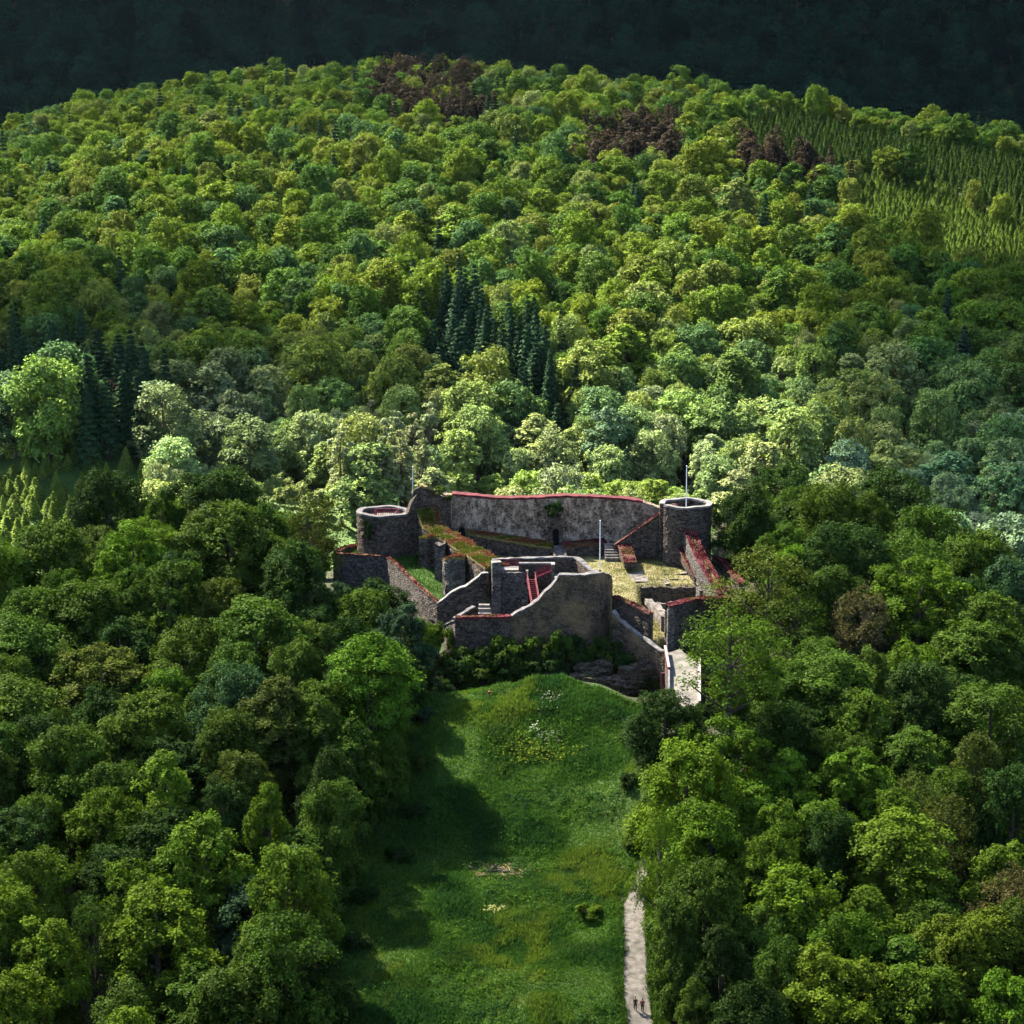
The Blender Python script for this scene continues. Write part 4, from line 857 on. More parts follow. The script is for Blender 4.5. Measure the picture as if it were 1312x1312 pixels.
# --- labels that say where in the picture each tree stands, by landmarks one can find
V_MARK = [(560, "above castle skyline"), (665, "at tower height"), (715, "at keep height"), (765, "at courtyard height"), (815, "at front wall height"), (865, "at rock ledge height"), (915, "at mound crest height"),
          (985, "at yellow flower height"), (1060, "at mid meadow height"), (1120, "at log pile height"), (1185, "at path head height"), (1250, "near frame bottom"), (1330, "cut by frame bottom")]
def v_word(v): return min(V_MARK, key=lambda q: abs(q[0] - v))[1]
def u_word(u, v):
    f = u / (445 if v > 1130 else 520) if u < 640 else 1 - (u - 830) / 480
    return ["at frame edge", "quarter way in", "half way in", "near the clearing", "bordering the clearing"][int(np.clip(f * 4 + .5, 0, 4))]
def disambiguate(items):
    by = {}
    for t in items: by.setdefault(t['label'], []).append(t)
    num = ['', '', 'two', 'three', 'four', 'five', 'six', 'seven', 'eight', 'nine', 'ten']
    tens = ['', '', 'twenty', 'thirty', 'forty', 'fifty', 'sixty', 'seventy', 'eighty', 'ninety']
    ones = ['first', 'second', 'third', 'fourth', 'fifth', 'sixth', 'seventh', 'eighth', 'ninth', 'tenth', 'eleventh', 'twelfth', 'thirteenth', 'fourteenth', 'fifteenth', 'sixteenth', 'seventeenth', 'eighteenth', 'nineteenth', 'twentieth']
    ordn = [ones[i] if i < 20 else tens[(i + 1) // 10] + '-' + (ones[(i + 1) % 10 - 1] if (i + 1) % 10 else 'tieth') for i in range(99)]
    for lab, L in by.items():
        if len(L) == 1: continue
        L.sort(key=lambda t: proj(t['x'], t['y'], t['z'])[0])
        for i, t in enumerate(L):
            if len(L) == 2: p = ("left of two, ", "right of two, ")[i]
            else: p = "leftmost " if i == 0 else "rightmost " if i == len(L) - 1 else ordn[i] + " from left, "
            t['label'] = p + lab
for t in NEARLIST:
    u, v, s = proj(t['x'], t['y'], t['z'] + t['h'] * .75)
    uw = u_word(u, v)
    t['label'] = f"{CNAME[t['col']]} {SNAME[t['sp']].split()[0]} tree {v_word(v)}, {uw}, {'left' if u < 640 else 'right'} wood"
    t['group'] = "trees of the wood left of the castle" if u < 640 else "trees of the wood right of the castle"
disambiguate(NEARLIST)
for t in SHRUBS:
    u, v, s = proj(t['x'], t['y'], t['z'] + t['h'] * .5)
    w = "under the front wall" if 575 < u < 655 and v < 880 else "under the bastion" if 655 <= u < 785 and v < 880 else "under the ramp wall" if 785 <= u < 860 and v < 880 else "by the outer wall" if u <= 575 and v < 850 else "at meadow's left edge" if u < 640 else "at meadow's right edge"
    if t['z'] > -2 and t['y'] > -10: w = "on the castle stonework"
    t['label'] = f"{CNAME[t['col']]} shrub {w}, {v_word(v)}"; t['group'] = "shrubs about the castle walls and meadow"
disambiguate(SHRUBS)
def plant(t, i):
    sp = t['sp']; q = SPEC[sp]; rnd = random.Random(i * 77 + 5); pr = NEAR[sp][rnd.randrange(len(NEAR[sp]))]
    e = empty("shrub" if t.get('shrub') else "broadleaf_tree", (t['x'], t['y'], t['z'] - .15), t['label'], "shrub" if t.get('shrub') else "tree", t['group'], rnd.uniform(0, 6.28))
    e.scale = (t['R'] / q['R'], t['R'] / q['R'] * rnd.uniform(.9, 1.1), t['h'] / q['H'])
    c = COLS[t['col']]; j = [rnd.uniform(.9, 1.1), rnd.uniform(.94, 1.06), rnd.uniform(.85, 1.2)]; k = rnd.uniform(.85, 1.15)
    tr_ = bpy.data.objects.new('trunk', pr[0]); COL.objects.link(tr_); tr_.parent = e
    cr = bpy.data.objects.new('crown', pr[1]); COL.objects.link(cr); cr.parent = e
    cr.color = (c[0] * j[0] * k, c[1] * j[1] * k, c[2] * j[2] * k, 1)
for i, t in enumerate(NEARLIST + SHRUBS): plant(t, i)

# ------------------------------------------------------------------ the wooded hill behind
REG = [
    ('tallplant', [(930, 150), (1010, 132), (1110, 160), (1330, 195), (1330, 285), (1230, 232), (1150, 205), (1070, 212), (960, 195)]),
    ('youngplant', [(1080, 216), (1150, 208), (1230, 235), (1330, 288), (1330, 345), (1230, 335), (1140, 300), (1085, 245)]),
    ('larch', [(480, 95), (600, 95), (640, 150), (560, 168), (480, 150)]), ('larch', [(740, 165), (860, 158), (880, 212), (760, 215)]), ('larch', [(940, 186), (1070, 180), (1075, 232), (955, 226)]), ('larch', [(72, 528), (132, 528), (135, 590), (80, 600)]),
    ('spruce', [(548, 395), (636, 405), (640, 465), (560, 475)]), ('spruce', [(632, 452), (712, 445), (716, 530), (640, 530)]), ('spruce', [(-20, 455), (190, 470), (200, 540), (120, 530), (-20, 512)]),
    ('birch', [(432, 548), (565, 548), (565, 620), (432, 620)]), ('fuzz', [(-40, 590), (92, 596), (118, 655), (-40, 660)]), ('greyfuzz', [(-40, 655), (110, 652), (130, 740), (-40, 740)]),
    ('shrubs', [(225, 585), (440, 596), (445, 700), (330, 680), (250, 640)]), ('lowbright', [(590, 605), (900, 612), (900, 660), (590, 660)]), ('pale', [(195, 505), (320, 500), (330, 590), (195, 590)]),
]
FCOL = [(.086, .118, .012), (.068, .106, .010), (.050, .092, .013), (.088, .112, .018), (.042, .084, .024), (.078, .126, .013), (.105, .132, .038), (.036, .074, .011)]
FNAME = ["yellow green", "grass green", "mid green", "straw green", "blue green", "bright green", "pale", "dark green"]
BRAKE = {}
def scatter(n, xr, dr, rmin, rmax, k, seed, zmax=None):
    rnd = np.random.default_rng(seed); cell = rmax * 2.8 * k; grid = {}; out = []
    for _ in range(n):
        d = rnd.uniform(*dr); lim = xr(d); x = rnd.uniform(-lim, lim); R = rnd.uniform(rmin, rmax) * (1.38 - .45 * min(1, max(0, (d - 500) / 450)) if zmax else 1); i, j = int(x // cell), int(d // cell); ok = True
        for a in (i - 1, i, i + 1):
            for b_ in (j - 1, j, j + 1):
                for q in grid.get((a, b_), ()):
                    if (q[0] - x) ** 2 + (q[1] - d) ** 2 < (k * (R + q[2])) ** 2: ok = False; break
                if not ok: break
            if not ok: break
        if ok: grid.setdefault((i, j), []).append((x, d, R)); out.append((x, d, R))
    return out
FORE = []
rnd = np.random.default_rng(21)
pts = scatter(90000, lambda d: .235 * d + 20, (440, 1010), 3.3, 6.6, .66, 31, True)
zz = H(np.array([p[0] for p in pts]), np.array([p[1] + CY for p in pts]))
def region(u, v):
    for nm, poly in REG:
        if inside(poly, np.array([u]), np.array([v]))[0]: return nm
    return None
for (x, d, R), z in zip(pts, zz):
    y = d + CY; h = R * rnd.uniform(1.9, 2.7) + 3; u, v, s = proj(x, y, z + h); ur, vr, _ = proj(x, y, z + 9)
    r = region(ur, vr); sp = rnd.choice(['broad', 'round', 'tufted', 'tall'], p=[.42, .32, .18, .08])
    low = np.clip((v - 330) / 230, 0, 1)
    p = np.array([.24, .17, .16, .12, .09, .08, .04 + .14 * low, .10 * (1 - low) + .04]); ci = rnd.choice(8, p=p / p.sum()); col = np.array(FCOL[ci]) * (1 + .35 * low) + np.array((.045, .045, .055)) * np.clip((v - 400) / 170, 0, 1); nm = FNAME[ci]  # brightness of the sunlit lower band is put into the leaf colours
    if r in ('tallplant', 'youngplant', 'fuzz', 'greyfuzz'): continue
    if x < -76 and d < 500: continue
    if -68 <= x < -9 and d < 535 and r != 'birch' and rnd.random() < .88: r = 'shrubs'
    if r == 'larch':
        if rnd.random() < .7: sp, h, R, col, nm = ('larch' if rnd.random() < .35 else 'deadtree'), rnd.uniform(14, 19), R * .85, np.array((.036, .026, .018)) * rnd.uniform(.6, 1.3), 'dead brown'
    elif r == 'spruce': sp, h, R, col, nm = 'spruce', rnd.uniform(17, 24), R * .75, np.array((.018, .042, .02)), 'dark'
    elif r == 'birch':
        if rnd.random() < .75: sp, h, R, col, nm = 'birch', rnd.uniform(16, 21), rnd.uniform(2.2, 3.2), np.array((.16, .18, .09)), 'pale slender'
    elif r == 'shrubs': sp, h, R, col, nm = 'bush', rnd.uniform(4, 6.5), rnd.uniform(2.2, 3.6), np.array((.14, .175, .06)), 'pale low'
    elif r == 'lowbright': h *= .62; R *= .8; col = np.array((.13, .19, .035)); nm = 'bright low'
    elif r == 'pale': col = np.array((.095, .125, .058)); nm = 'silvery'
    elif rnd.random() < .04: sp, h, R, col, nm = 'spruce', rnd.uniform(15, 21), R * .62, np.array((.02, .045, .02)), 'dark'
    if ur > 1150 and vr > 340: col = col * np.array((.75, .9, 1.1))  # bluish shade of the right flank painted into the tree colours
    if sp in ('spruce', 'larch', 'deadtree') and r:
        for q in range(3):
            x2, y2 = x + rnd.normal() * 4, y + rnd.normal() * 4; z2 = Hs(x2, y2); h2 = h * rnd.uniform(.75, 1.1); u2, v2, s2 = proj(x2, y2, z2 + h2)
            if v2 < np.interp(u2, SKY_U, SKY_V): FORE.append(dict(x=x2, y=y2, z=z2, h=h2, R=R * rnd.uniform(.75, 1.05), sp=sp, c=col * rnd.uniform(.7, 1.3), nm=nm, s=s2, u=u2, v=v2))
    u, v, s = proj(x, y, z + h)
    if v > np.interp(u, SKY_U, SKY_V) + 12 or u < -60 or u > 1372: continue
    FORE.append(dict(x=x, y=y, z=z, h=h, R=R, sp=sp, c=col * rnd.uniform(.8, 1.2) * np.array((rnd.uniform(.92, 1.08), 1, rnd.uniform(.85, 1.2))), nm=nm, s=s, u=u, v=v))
for u, vt, h in [(436, 552, 20), (452, 566, 18), (470, 584, 16), (490, 560, 20), (503, 572, 18), (520, 590, 14), (540, 562, 19), (556, 592, 15)]:
    r0 = ray(u, vt); ds = np.arange(452, 620, .5); t0 = ds / r0[1]; hh = H(r0[0] * t0, ds + CY) + h; zz0 = CAMZ + r0[2] * t0; i = int(np.argmax(hh >= zz0)) if (hh >= zz0).any() else int(np.argmin(np.abs(hh - zz0)))
    x, y, z = r0[0] * t0[i], ds[i] + CY, hh[i] - h; s = proj(x, y, z + h)[2]
    FORE.append(dict(x=x, y=y, z=z, h=h, R=rnd.uniform(1.9, 2.6), sp='birch', c=np.array((.15, .17, .085)) * rnd.uniform(.85, 1.1), nm='pale slender', s=s, u=u, v=vt))
# plantations in rows
for reg, sp_, h0, h1, R0, col in (('tallplant', 3.7, 7, 10, 2.1, (.035, .062, .010)), ('youngplant', 2.9, 3.4, 5.0, 1.6, (.066, .105, .014)), ('fuzz', 2.5, 2.6, 5.2, 1.6, (.11, .155, .026)), ('greyfuzz', 3.0, 4, 6, 2.1, (.10, .11, .085))):
    xr, dr = ((70, 250), (690, 1010)) if 'plant' in reg else ((-150, -77), (440, 540))
    X, D = np.meshgrid(np.arange(*xr, sp_), np.arange(*dr, sp_)); jt = .45 if 'plant' in reg else 1.1; X = (X + rnd.normal(size=X.shape) * jt).ravel(); D = (D + .3 * X.reshape(D.shape) + rnd.normal(size=D.shape) * jt).ravel(); Z = H(X, D + CY)
    for x, d, z in zip(X, D, Z):
        h = rnd.uniform(h0, h1); u, v, s = proj(x, d + CY, z + 5)
        if (region(u, v) != reg if 'plant' in reg else (d > 500 or (d < 466) != (reg == 'greyfuzz'))) or rnd.random() < .08: continue
        if proj(x, d + CY, z + h)[1] > np.interp(u, SKY_U, SKY_V) + 8: continue
        FORE.append(dict(x=x, y=d + CY, z=z, h=h, R=R0 * rnd.uniform(.8, 1.2), sp='youngspruce', c=np.array(col) * rnd.uniform(.75, 1.25), nm='young', s=s, u=u, v=v, reg=reg))
KIND = lambda t: 'birch_tree' if t['sp'] == 'birch' else 'broadleaf_tree' if t['sp'] in ('broad', 'round', 'tufted', 'tall') else 'shrub' if t['sp'] == 'bush' else 'dead_larch' if t['sp'] in ('larch', 'deadtree') else 'young_spruce' if t['sp'] == 'youngspruce' else 'spruce_tree'
COLMARK = [(0, "outermost left wood"), (110, "outer left wood"), (240, "middle left wood"), (360, "inner left wood"), (455, "left outer wall"), (495, "squat tower"), (545, "gable stump"), (620, "terrace wall"), (712, "dark doorway"), (768, "courtyard flagpole"), (830, "diagonal wall"), (880, "slim tower"), (940, "small outer wall"), (1010, "sparse trees"), (1100, "middle right wood"), (1200, "outer right wood"), (1312, "outermost right wood")]
ROWMARK = [(60, "on hilltop"), (130, "below hilltop"), (200, "high up"), (270, "upper slope"), (340, "middle slope"), (410, "lower middle slope"), (470, "lower slope"), (520, "hill foot"), (570, "valley bottom"), (620, "just over ruin skyline"), (680, "at ruin height")]
FSH = {'broad': 'broad tree', 'round': 'rounded tree', 'tufted': 'tufted tree', 'tall': 'tall tree', 'birch': 'birch', 'bush': 'shrub', 'larch': 'larch', 'deadtree': 'tree', 'spruce': 'spruce', 'youngspruce': 'young spruce'}
SIZE = lambda t: t['R'] * t['h'] * t['s'] ** 2
IND, MASS = [], []
for kd in ('broadleaf_tree', 'birch_tree', 'shrub', 'dead_larch', 'young_spruce', 'spruce_tree'):
    L = sorted([t for t in FORE if KIND(t) == kd], key=SIZE, reverse=True); cap = 290 if kd != 'broadleaf_tree' else max(60, 320 - len(NEARLIST))
    IND += L[:cap]; MASS += L[cap:]
for t in IND:
    cm = min(COLMARK, key=lambda q: abs(q[0] - t['u']))[1]; rm = min(ROWMARK, key=lambda q: abs(q[0] - t['v']))[1]
    t['label'] = f"{t['nm'] if t['nm'] != 'young' else ('dark' if t.get('reg') == 'tallplant' else 'pale')} {FSH[t['sp']]} over the {cm}, {rm}"
    t['group'] = {'broadleaf_tree': "broadleaf trees on the hill behind the ruin", 'birch_tree': "birches at the foot of the hill", 'shrub': "scrub bushes in the valley behind the ruin", 'dead_larch': "dead brown larches on the hill", 'young_spruce': "young spruces of the plantation", 'spruce_tree': "dark spruces on the hill"}[KIND(t)]
disambiguate(IND)
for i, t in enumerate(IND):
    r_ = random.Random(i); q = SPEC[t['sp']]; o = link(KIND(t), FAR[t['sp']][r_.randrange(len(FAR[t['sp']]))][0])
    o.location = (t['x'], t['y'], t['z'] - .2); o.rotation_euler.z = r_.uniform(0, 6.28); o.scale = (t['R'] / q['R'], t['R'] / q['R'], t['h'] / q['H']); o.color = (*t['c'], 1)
    tag(o, t['label'], {'shrub': 'shrub'}.get(KIND(t), 'tree'), t['group'])
# the rest of the far wood reads as one mass
PROTO_ORDER = [(sp, i) for sp in FAR for i in range(len(FAR[sp]))]
pc = bpy.data.collections.new("tree_kinds")
for n_, (sp, i) in enumerate(PROTO_ORDER):
    pc.objects.link(bpy.data.objects.new(f"kind_{n_:02d}", FAR[sp][i][1]))
def mass(name, L, label):
    me = bpy.data.meshes.new(name); me.from_pydata([(t['x'], t['y'], t['z'] - .2) for t in L], [], []); r_ = np.random.default_rng(len(L))
    def att(nm, ty, vals, key):
        a = me.attributes.new(nm, ty, 'POINT'); a.data.foreach_set(key, np.asarray(vals, np.float32 if ty != 'INT' else np.int32).ravel())
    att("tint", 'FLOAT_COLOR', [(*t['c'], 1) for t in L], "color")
    att("size", 'FLOAT_VECTOR', [(t['R'] / SPEC[t['sp']]['R'],) * 2 + (t['h'] / SPEC[t['sp']]['H'],) for t in L], "vector")
    att("turn", 'FLOAT_VECTOR', [(0, 0, r_.uniform(0, 6.28)) for t in L], "vector")
    att("pick", 'INT', [PROTO_ORDER.index((t['sp'], int(r_.integers(len(FAR[t['sp']]))))) for t in L], "value")
    o = link(name, me); ng = bpy.data.node_groups.new(name, 'GeometryNodeTree')
    ng.interface.new_socket("Geometry", in_out='INPUT', socket_type='NodeSocketGeometry'); ng.interface.new_socket("Geometry", in_out='OUTPUT', socket_type='NodeSocketGeometry')
    N = ng.nodes; K = ng.links; gi = N.new("NodeGroupInput"); go = N.new("NodeGroupOutput"); ip = N.new("GeometryNodeInstanceOnPoints"); ci = N.new("GeometryNodeCollectionInfo")
    ci.inputs["Collection"].default_value = pc; ci.inputs["Separate Children"].default_value = True; ci.inputs["Reset Children"].default_value = True
    ip.inputs["Pick Instance"].default_value = True
    def na(nm, ty, sock):
        a = N.new("GeometryNodeInputNamedAttribute"); a.data_type = ty; a.inputs["Name"].default_value = nm; K.new(a.outputs["Attribute"], sock)
    na("pick", 'INT', ip.inputs["Instance Index"]); na("size", 'FLOAT_VECTOR', ip.inputs["Scale"])
    e2r = N.new("FunctionNodeEulerToRotation"); na("turn", 'FLOAT_VECTOR', e2r.inputs[0]); K.new(e2r.outputs[0], ip.inputs["Rotation"])
    K.new(gi.outputs[0], ip.inputs["Points"]); K.new(ci.outputs[0], ip.inputs["Instance"]); K.new(ip.outputs[0], go.inputs[0])
    o.modifiers.new("wood", 'NODES').node_group = ng
    tag(o, label, "wood", kind='stuff')
mass('hill_forest', MASS, "mixed wood covering the upper slopes of the hill behind the ruin")
DARK = []
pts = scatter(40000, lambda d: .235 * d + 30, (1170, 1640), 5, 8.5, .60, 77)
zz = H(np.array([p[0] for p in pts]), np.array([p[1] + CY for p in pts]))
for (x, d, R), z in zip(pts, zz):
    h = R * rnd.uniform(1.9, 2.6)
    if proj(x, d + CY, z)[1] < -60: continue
    DARK.append(dict(x=x, y=d + CY, z=z, h=h, R=R, sp=rnd.choice(['broad', 'round', 'tufted']), c=np.array((.007, .022, .014)) * rnd.uniform(.4, 1.8)))  # the ridge's cloud shade is also put into these leaf colours
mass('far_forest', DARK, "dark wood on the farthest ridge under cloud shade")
print("COUNTS near", len(NEARLIST), "far ind", len(IND), "mass", len(MASS), "dark", len(DARK), {k: sum(KIND(t) == k for t in FORE) for k in ('broadleaf_tree', 'birch_tree', 'shrub', 'dead_larch', 'young_spruce', 'spruce_tree')})

# ------------------------------------------------------------------ meadow herbs
def herb_field(name, label, n, poly, seed, fn, hmin, hmax, wid, bbox):
    r_ = np.random.default_rng(seed); X = r_.uniform(bbox[0], bbox[1], n); Y = r_.uniform(bbox[2], bbox[3], n)
    k = inside(poly, X, Y); X, Y = X[k], Y[k]; keep, colr, hs = fn(X, Y, r_); X, Y, colr, hs = X[keep], Y[keep], colr[keep], hs[keep]
    Z = H(X, Y); n = len(X); a = r_.uniform(0, 6.283, n); h = r_.uniform(hmin, hmax, n) * hs; w = r_.uniform(.6, 1.4, n) * wid
    dx, dy = np.cos(a), np.sin(a); lx, ly = r_.normal(size=n) * .4 * h, r_.normal(size=n) * .4 * h; B = np.stack([X, Y, Z - .05], 1)
    V = np.stack([B + np.stack([-dx * w * .4, -dy * w * .4, 0 * w], 1), B + np.stack([dx * w * .4, dy * w * .4, 0 * w], 1),
                  B + np.stack([dx * w + lx * .6, dy * w + ly * .6, h * .65], 1), B + np.stack([lx, ly, h], 1)], 1).reshape(-1, 3)
    me = quad_mesh(name, V, np.arange(4 * n).reshape(n, 4), [M['herbs']])
    ca_ = me.color_attributes.new("tintc", 'FLOAT_COLOR', 'POINT'); C4 = np.ones((n, 4, 4), np.float32); C4[..., :3] = colr[:, None, :]; ca_.data.foreach_set("color", C4.ravel())
    return tag(link(name, me), label, "grass", kind='stuff')
def patchy(X, Y, r_):
    n = len(X); a = vnoise(X, Y, 6, 41); b_ = vnoise(X, Y, 2.2, 42); c_ = vnoise(X, Y * .5, 9, 43)
    A = np.array((.066, .14, .012)); B = np.array((.024, .068, .013)); Cc = np.array((.115, .165, .016)); D = np.array((.07, .06, .018))
    t = np.clip((a - .3) * 2, 0, 1)[:, None]; col = A * (1 - t) + B * t
    t = (sstep(.62, .8, c_) * sstep(.3, .6, b_))[:, None]; col = col * (1 - .7 * t) + Cc * .7 * t
    t = (sstep(.74, .84, vnoise(X, Y, 3.6, 44)))[:, None]; col = col * (1 - .14 * t) + D * .14 * t
    col *= r_.uniform(.65, 1.4, (n, 1))
    hs = .45 + 1.1 * sstep(.35, .8, a) * (.4 + b_)
    return np.ones(n, bool), col, hs
MX = [p[0] for p in HERBS]; MY = [p[1] for p in HERBS]; MB_ = (min(MX) - 2, max(MX) + 2, min(MY), max(MY) + 2)
herb_field('meadow_grass', "tall patchy grass and herbs on the meadow below the ruin", 430000, HERBS, 5, patchy, .25, .75, .085, MB_)
def dry(X, Y, r_):
    n = len(X); ok = ~inside(PIT, X, Y) & (X > -9 + (Y + 10) * .12) & (X > -2 - (Y + 10) * .3); a = vnoise(X, Y, 3, 71); t = np.clip((a - .3) * 2, 0, 1)[:, None]; g = sstep(.6, .75, vnoise(X, Y, 2, 72))[:, None]
    col = np.array((.19, .165, .07)) * (1 - t) + np.array((.115, .11, .03)) * t; col = col * (1 - g * .6) + np.array((.06, .085, .015)) * g * .6
    return ok, col * r_.uniform(.65, 1.3, (n, 1)), .5 + a
FB = (min(p[0] for p in FOOT), max(p[0] for p in FOOT), min(p[1] for p in FOOT), max(p[1] for p in FOOT))
herb_field('courtyard_grass', "dry straw coloured grass of the castle courtyard", 110000, FOOT, 6, dry, .1, .28, .06, FB)
def lush(X, Y, r_):
    n = len(X); ok = X < -9 + (Y + 10) * .12; t = vnoise(X, Y, 2, 73)[:, None]
    return ok, (np.array((.055, .11, .012)) * (1 - t) + np.array((.024, .06, .010)) * t) * r_.uniform(.6, 1.35, (n, 1)), .6 + t[:, 0]
herb_field('lawn_grass', "lush green grass on the terrace inside the left outer wall", 110000, FOOT, 7, lush, .15, .45, .07, FB)

def tussocks():
    r_ = np.random.default_rng(9); n = 8000; X = r_.uniform(MB_[0], MB_[1], n); Y = r_.uniform(MB_[2], MB_[3], n); ok = inside(HERBS, X, Y) & (vnoise(X, Y, 5, 81) + .35 * r_.random(n) > .58); X, Y = X[ok], Y[ok]; n = len(X)
    R = r_.uniform(.25, 1.05, n) * (.6 + vnoise(X, Y, 7, 82)); q = np.repeat(np.arange(n), 42); k = len(q); d = unit(r_.normal(size=(k, 3))); d[:, 2] = np.abs(d[:, 2])
    C = np.stack([X[q], Y[q], H(X, Y)[q]], 1) + d * (R[q] * r_.uniform(.5, 1.05, k))[:, None] * np.array((1, 1, .85)); N = unit(d + r_.normal(size=(k, 3)) * .4 + np.array((0, 0, .3)))
    V, F = leaf_quads(C, N, .12, r_, .6); me = quad_mesh('meadow_herbs', V, F, [M['herbs']]); a = vnoise(X, Y, 4, 83)[:, None]
    col = (np.array((.055, .115, .012)) * a + np.array((.022, .06, .016)) * (1 - a))[q] * r_.uniform(.6, 1.45, (k, 1)); ca_ = me.color_attributes.new("tintc", 'FLOAT_COLOR', 'POINT'); c4 = np.ones((k, 4, 4), np.float32); c4[..., :3] = col[:, None]; ca_.data.foreach_set("color", c4.ravel())
    tag(link('meadow_herbs', me), "leafy weeds and nettle clumps in the meadow grass", "weeds", kind='stuff')
tussocks()
def verge(X, Y, r_):
    n = len(X); return np.ones(n, bool), (np.array((.05, .10, .012)) * np.ones((n, 3))) * r_.uniform(.5, 1.4, (n, 1)), .5 + vnoise(X, Y, 1.3, 91)
VG = [ground_at(u, v)[:2] for u, v in [(795, 1345), (785, 1260), (786, 1150), (810, 1110), (818, 1112), (799, 1160), (797, 1260), (808, 1345)]]
VG2 = [ground_at(u, v)[:2] for u, v in [(842, 1345), (828, 1260), (826, 1160), (834, 1120), (850, 1120), (850, 1260), (870, 1345)]]
for VP in (VG, VG2):
    bb = (min(p[0] for p in VP), max(p[0] for p in VP), min(p[1] for p in VP), max(p[1] for p in VP)); herb_field('verge_grass', "rough grass along the side of the gravel path", 26000, VP, 17, verge, .2, .6, .08, bb)
# ------------------------------------------------------------------ gravel path and small things on the meadow
PX = [(834, 1345, 50), (818, 1312, 44), (812, 1260, 42), (814, 1215, 40), (813, 1180, 40), (811, 1150, 33), (818, 1122, 24), (830, 1100, 20)]
L_, R_ = [], []
for u, v, w in PX:
    g = ground_at(u, v); s_ = proj(*g)[2]; hw = w / s_ / 2; L_.append((g[0] - hw, g[1])); R_.append((g[0] + hw, g[1]))
V, F = [], []
rnd = np.random.default_rng(3)
def scrape(u, v, rx, ry, label, seed):
    g = ground_at(u, v); r_ = np.random.default_rng(seed); V, F = [(g[0], g[1], Hs(*g[:2]) + .16)], []; K = 48
    for q in (1, 2, 3):
        for i in range(K):
            a = 2 * math.pi * i / K; w = q / 3 * (.75 + .4 * float(vnoise(math.cos(a) * 2 + 9, math.sin(a) * 2 + 9, .7, seed))); x, y = g[0] + math.cos(a) * rx * w, g[1] + math.sin(a) * ry * w; V.append((x, y, Hs(x, y) + (.16 if q < 3 else -.05)))
    F = [(0, 1 + i, 1 + (i + 1) % K) for i in range(K)] + [(1 + q * K + i, 1 + (q + 1) * K + i, 1 + (q + 1) * K + (i + 1) % K, 1 + q * K + (i + 1) % K) for q in (0, 1) for i in range(K)]
    me = bpy.data.meshes.new('bare_earth'); me.from_pydata(V, [], F); me.materials.append(M['earth']); me.update(); tag(link('bare_earth', me), kind='structure')
simple('earth', (.11, .08, .03), (.24, .175, .08), 2.5)
scrape(632, 1117, 3.4, 2.0, '', 5); scrape(752, 1122, 2.8, .7, '', 6)
def interp_path(P, n): 
    t = np.linspace(0, len(P) - 1, n); P = np.array(P); return np.stack([np.interp(t, range(len(P)), P[:, i]) for i in (0, 1)], 1)
A, B = interp_path(L_, 120), interp_path(R_, 120); k = 14
for i in range(120):
    e0, e1 = rnd.uniform(-.12, .12, 2)
    for j in range(k):
        f = j / (k - 1); p = A[i] * (1 - f) + B[i] * f + np.array((e0 * (1 - f) + e1 * f, 0)); V.append((p[0], p[1], Hs(*p) + .06 - .22 * (j in (0, k - 1))))
idx = np.arange(120 * k).reshape(120, k); F = np.stack([idx[:-1, :-1], idx[:-1, 1:], idx[1:, 1:], idx[1:, :-1]], -1).reshape(-1, 4)
tag(link("path", quad_mesh("path", V, F, [M['gravel']], smooth=True)), kind='structure')

def log(u, v, ln, r, ang, tilt, label):
    x, y, z = ground_at(u, v); e = empty("log", (x, y, z + r * .8), label, "log", "felled logs on the meadow", ang); e.rotation_euler.y = tilt
    b = MB(); b.tube([(-ln / 2, 0, 0), (-ln / 6, .04, .02), (ln / 6, -.03, .01), (ln / 2, 0, 0)], [r * 1.05, r, r * .96, r * .9], 10); b.build('bark', M['bark'], e)
    for s in (-1, 1):
        b = MB(); b.tube([(s * (ln / 2 + .004), 0, 0), (s * (ln / 2 + .03), 0, 0)], r * .88, 10); b.build('cut_face', M['wood_cut'], e)
for q in [(601, 1113, 1.2, .22, .4, 0, "short log at the left end of the pile"), (607, 1115, 1.5, .2, -.5, .1, "log lying across the left end of the pile"), (629, 1116, 2.6, .24, 1.0, -.2, "long dark log leaning in the middle of the pile"),
          (636, 1119, 1.7, .24, .2, 0, "thick pale log in front of the leaning one"), (640, 1115, 1.4, .2, -.3, .1, "pale log just right of the leaning one"), (648, 1119, 1.1, .22, .6, 0, "short pale log at the right end of the pile"), (620, 1124, 1.3, .18, .1, 0, "small log nearest the viewer")]: log(*q)
def split_wood(name, label, x0, y0, sx, sy, n, m, seed):
    r_ = np.random.default_rng(seed); b = MB()
    for _ in range(n):
        x, y = x0 + r_.normal() * sx, y0 + r_.normal() * sy; z = Hs(x, y) + .05; a = r_.uniform(0, 3.14); L = r_.uniform(.15, .5)
        b.tube([(x - math.cos(a) * L, y - math.sin(a) * L, z), (x + math.cos(a) * L, y + math.sin(a) * L, z + r_.uniform(0, .2))], r_.uniform(.03, .08), 5)
    tag(b.build(name, m), label, "wood chips", kind='stuff')
g = ground_at(645, 1114); split_wood('wood_debris', "pale chips and split branches strewn round the logs", g[0], g[1], 2.2, 1.1, 260, M['wood_cut'], 4)
g = ground_at(748, 1121); split_wood('cut_brush', "dry cut brush raked along the terrace", g[0], g[1], 2.6, .5, 180, M['wood_cut'], 5)
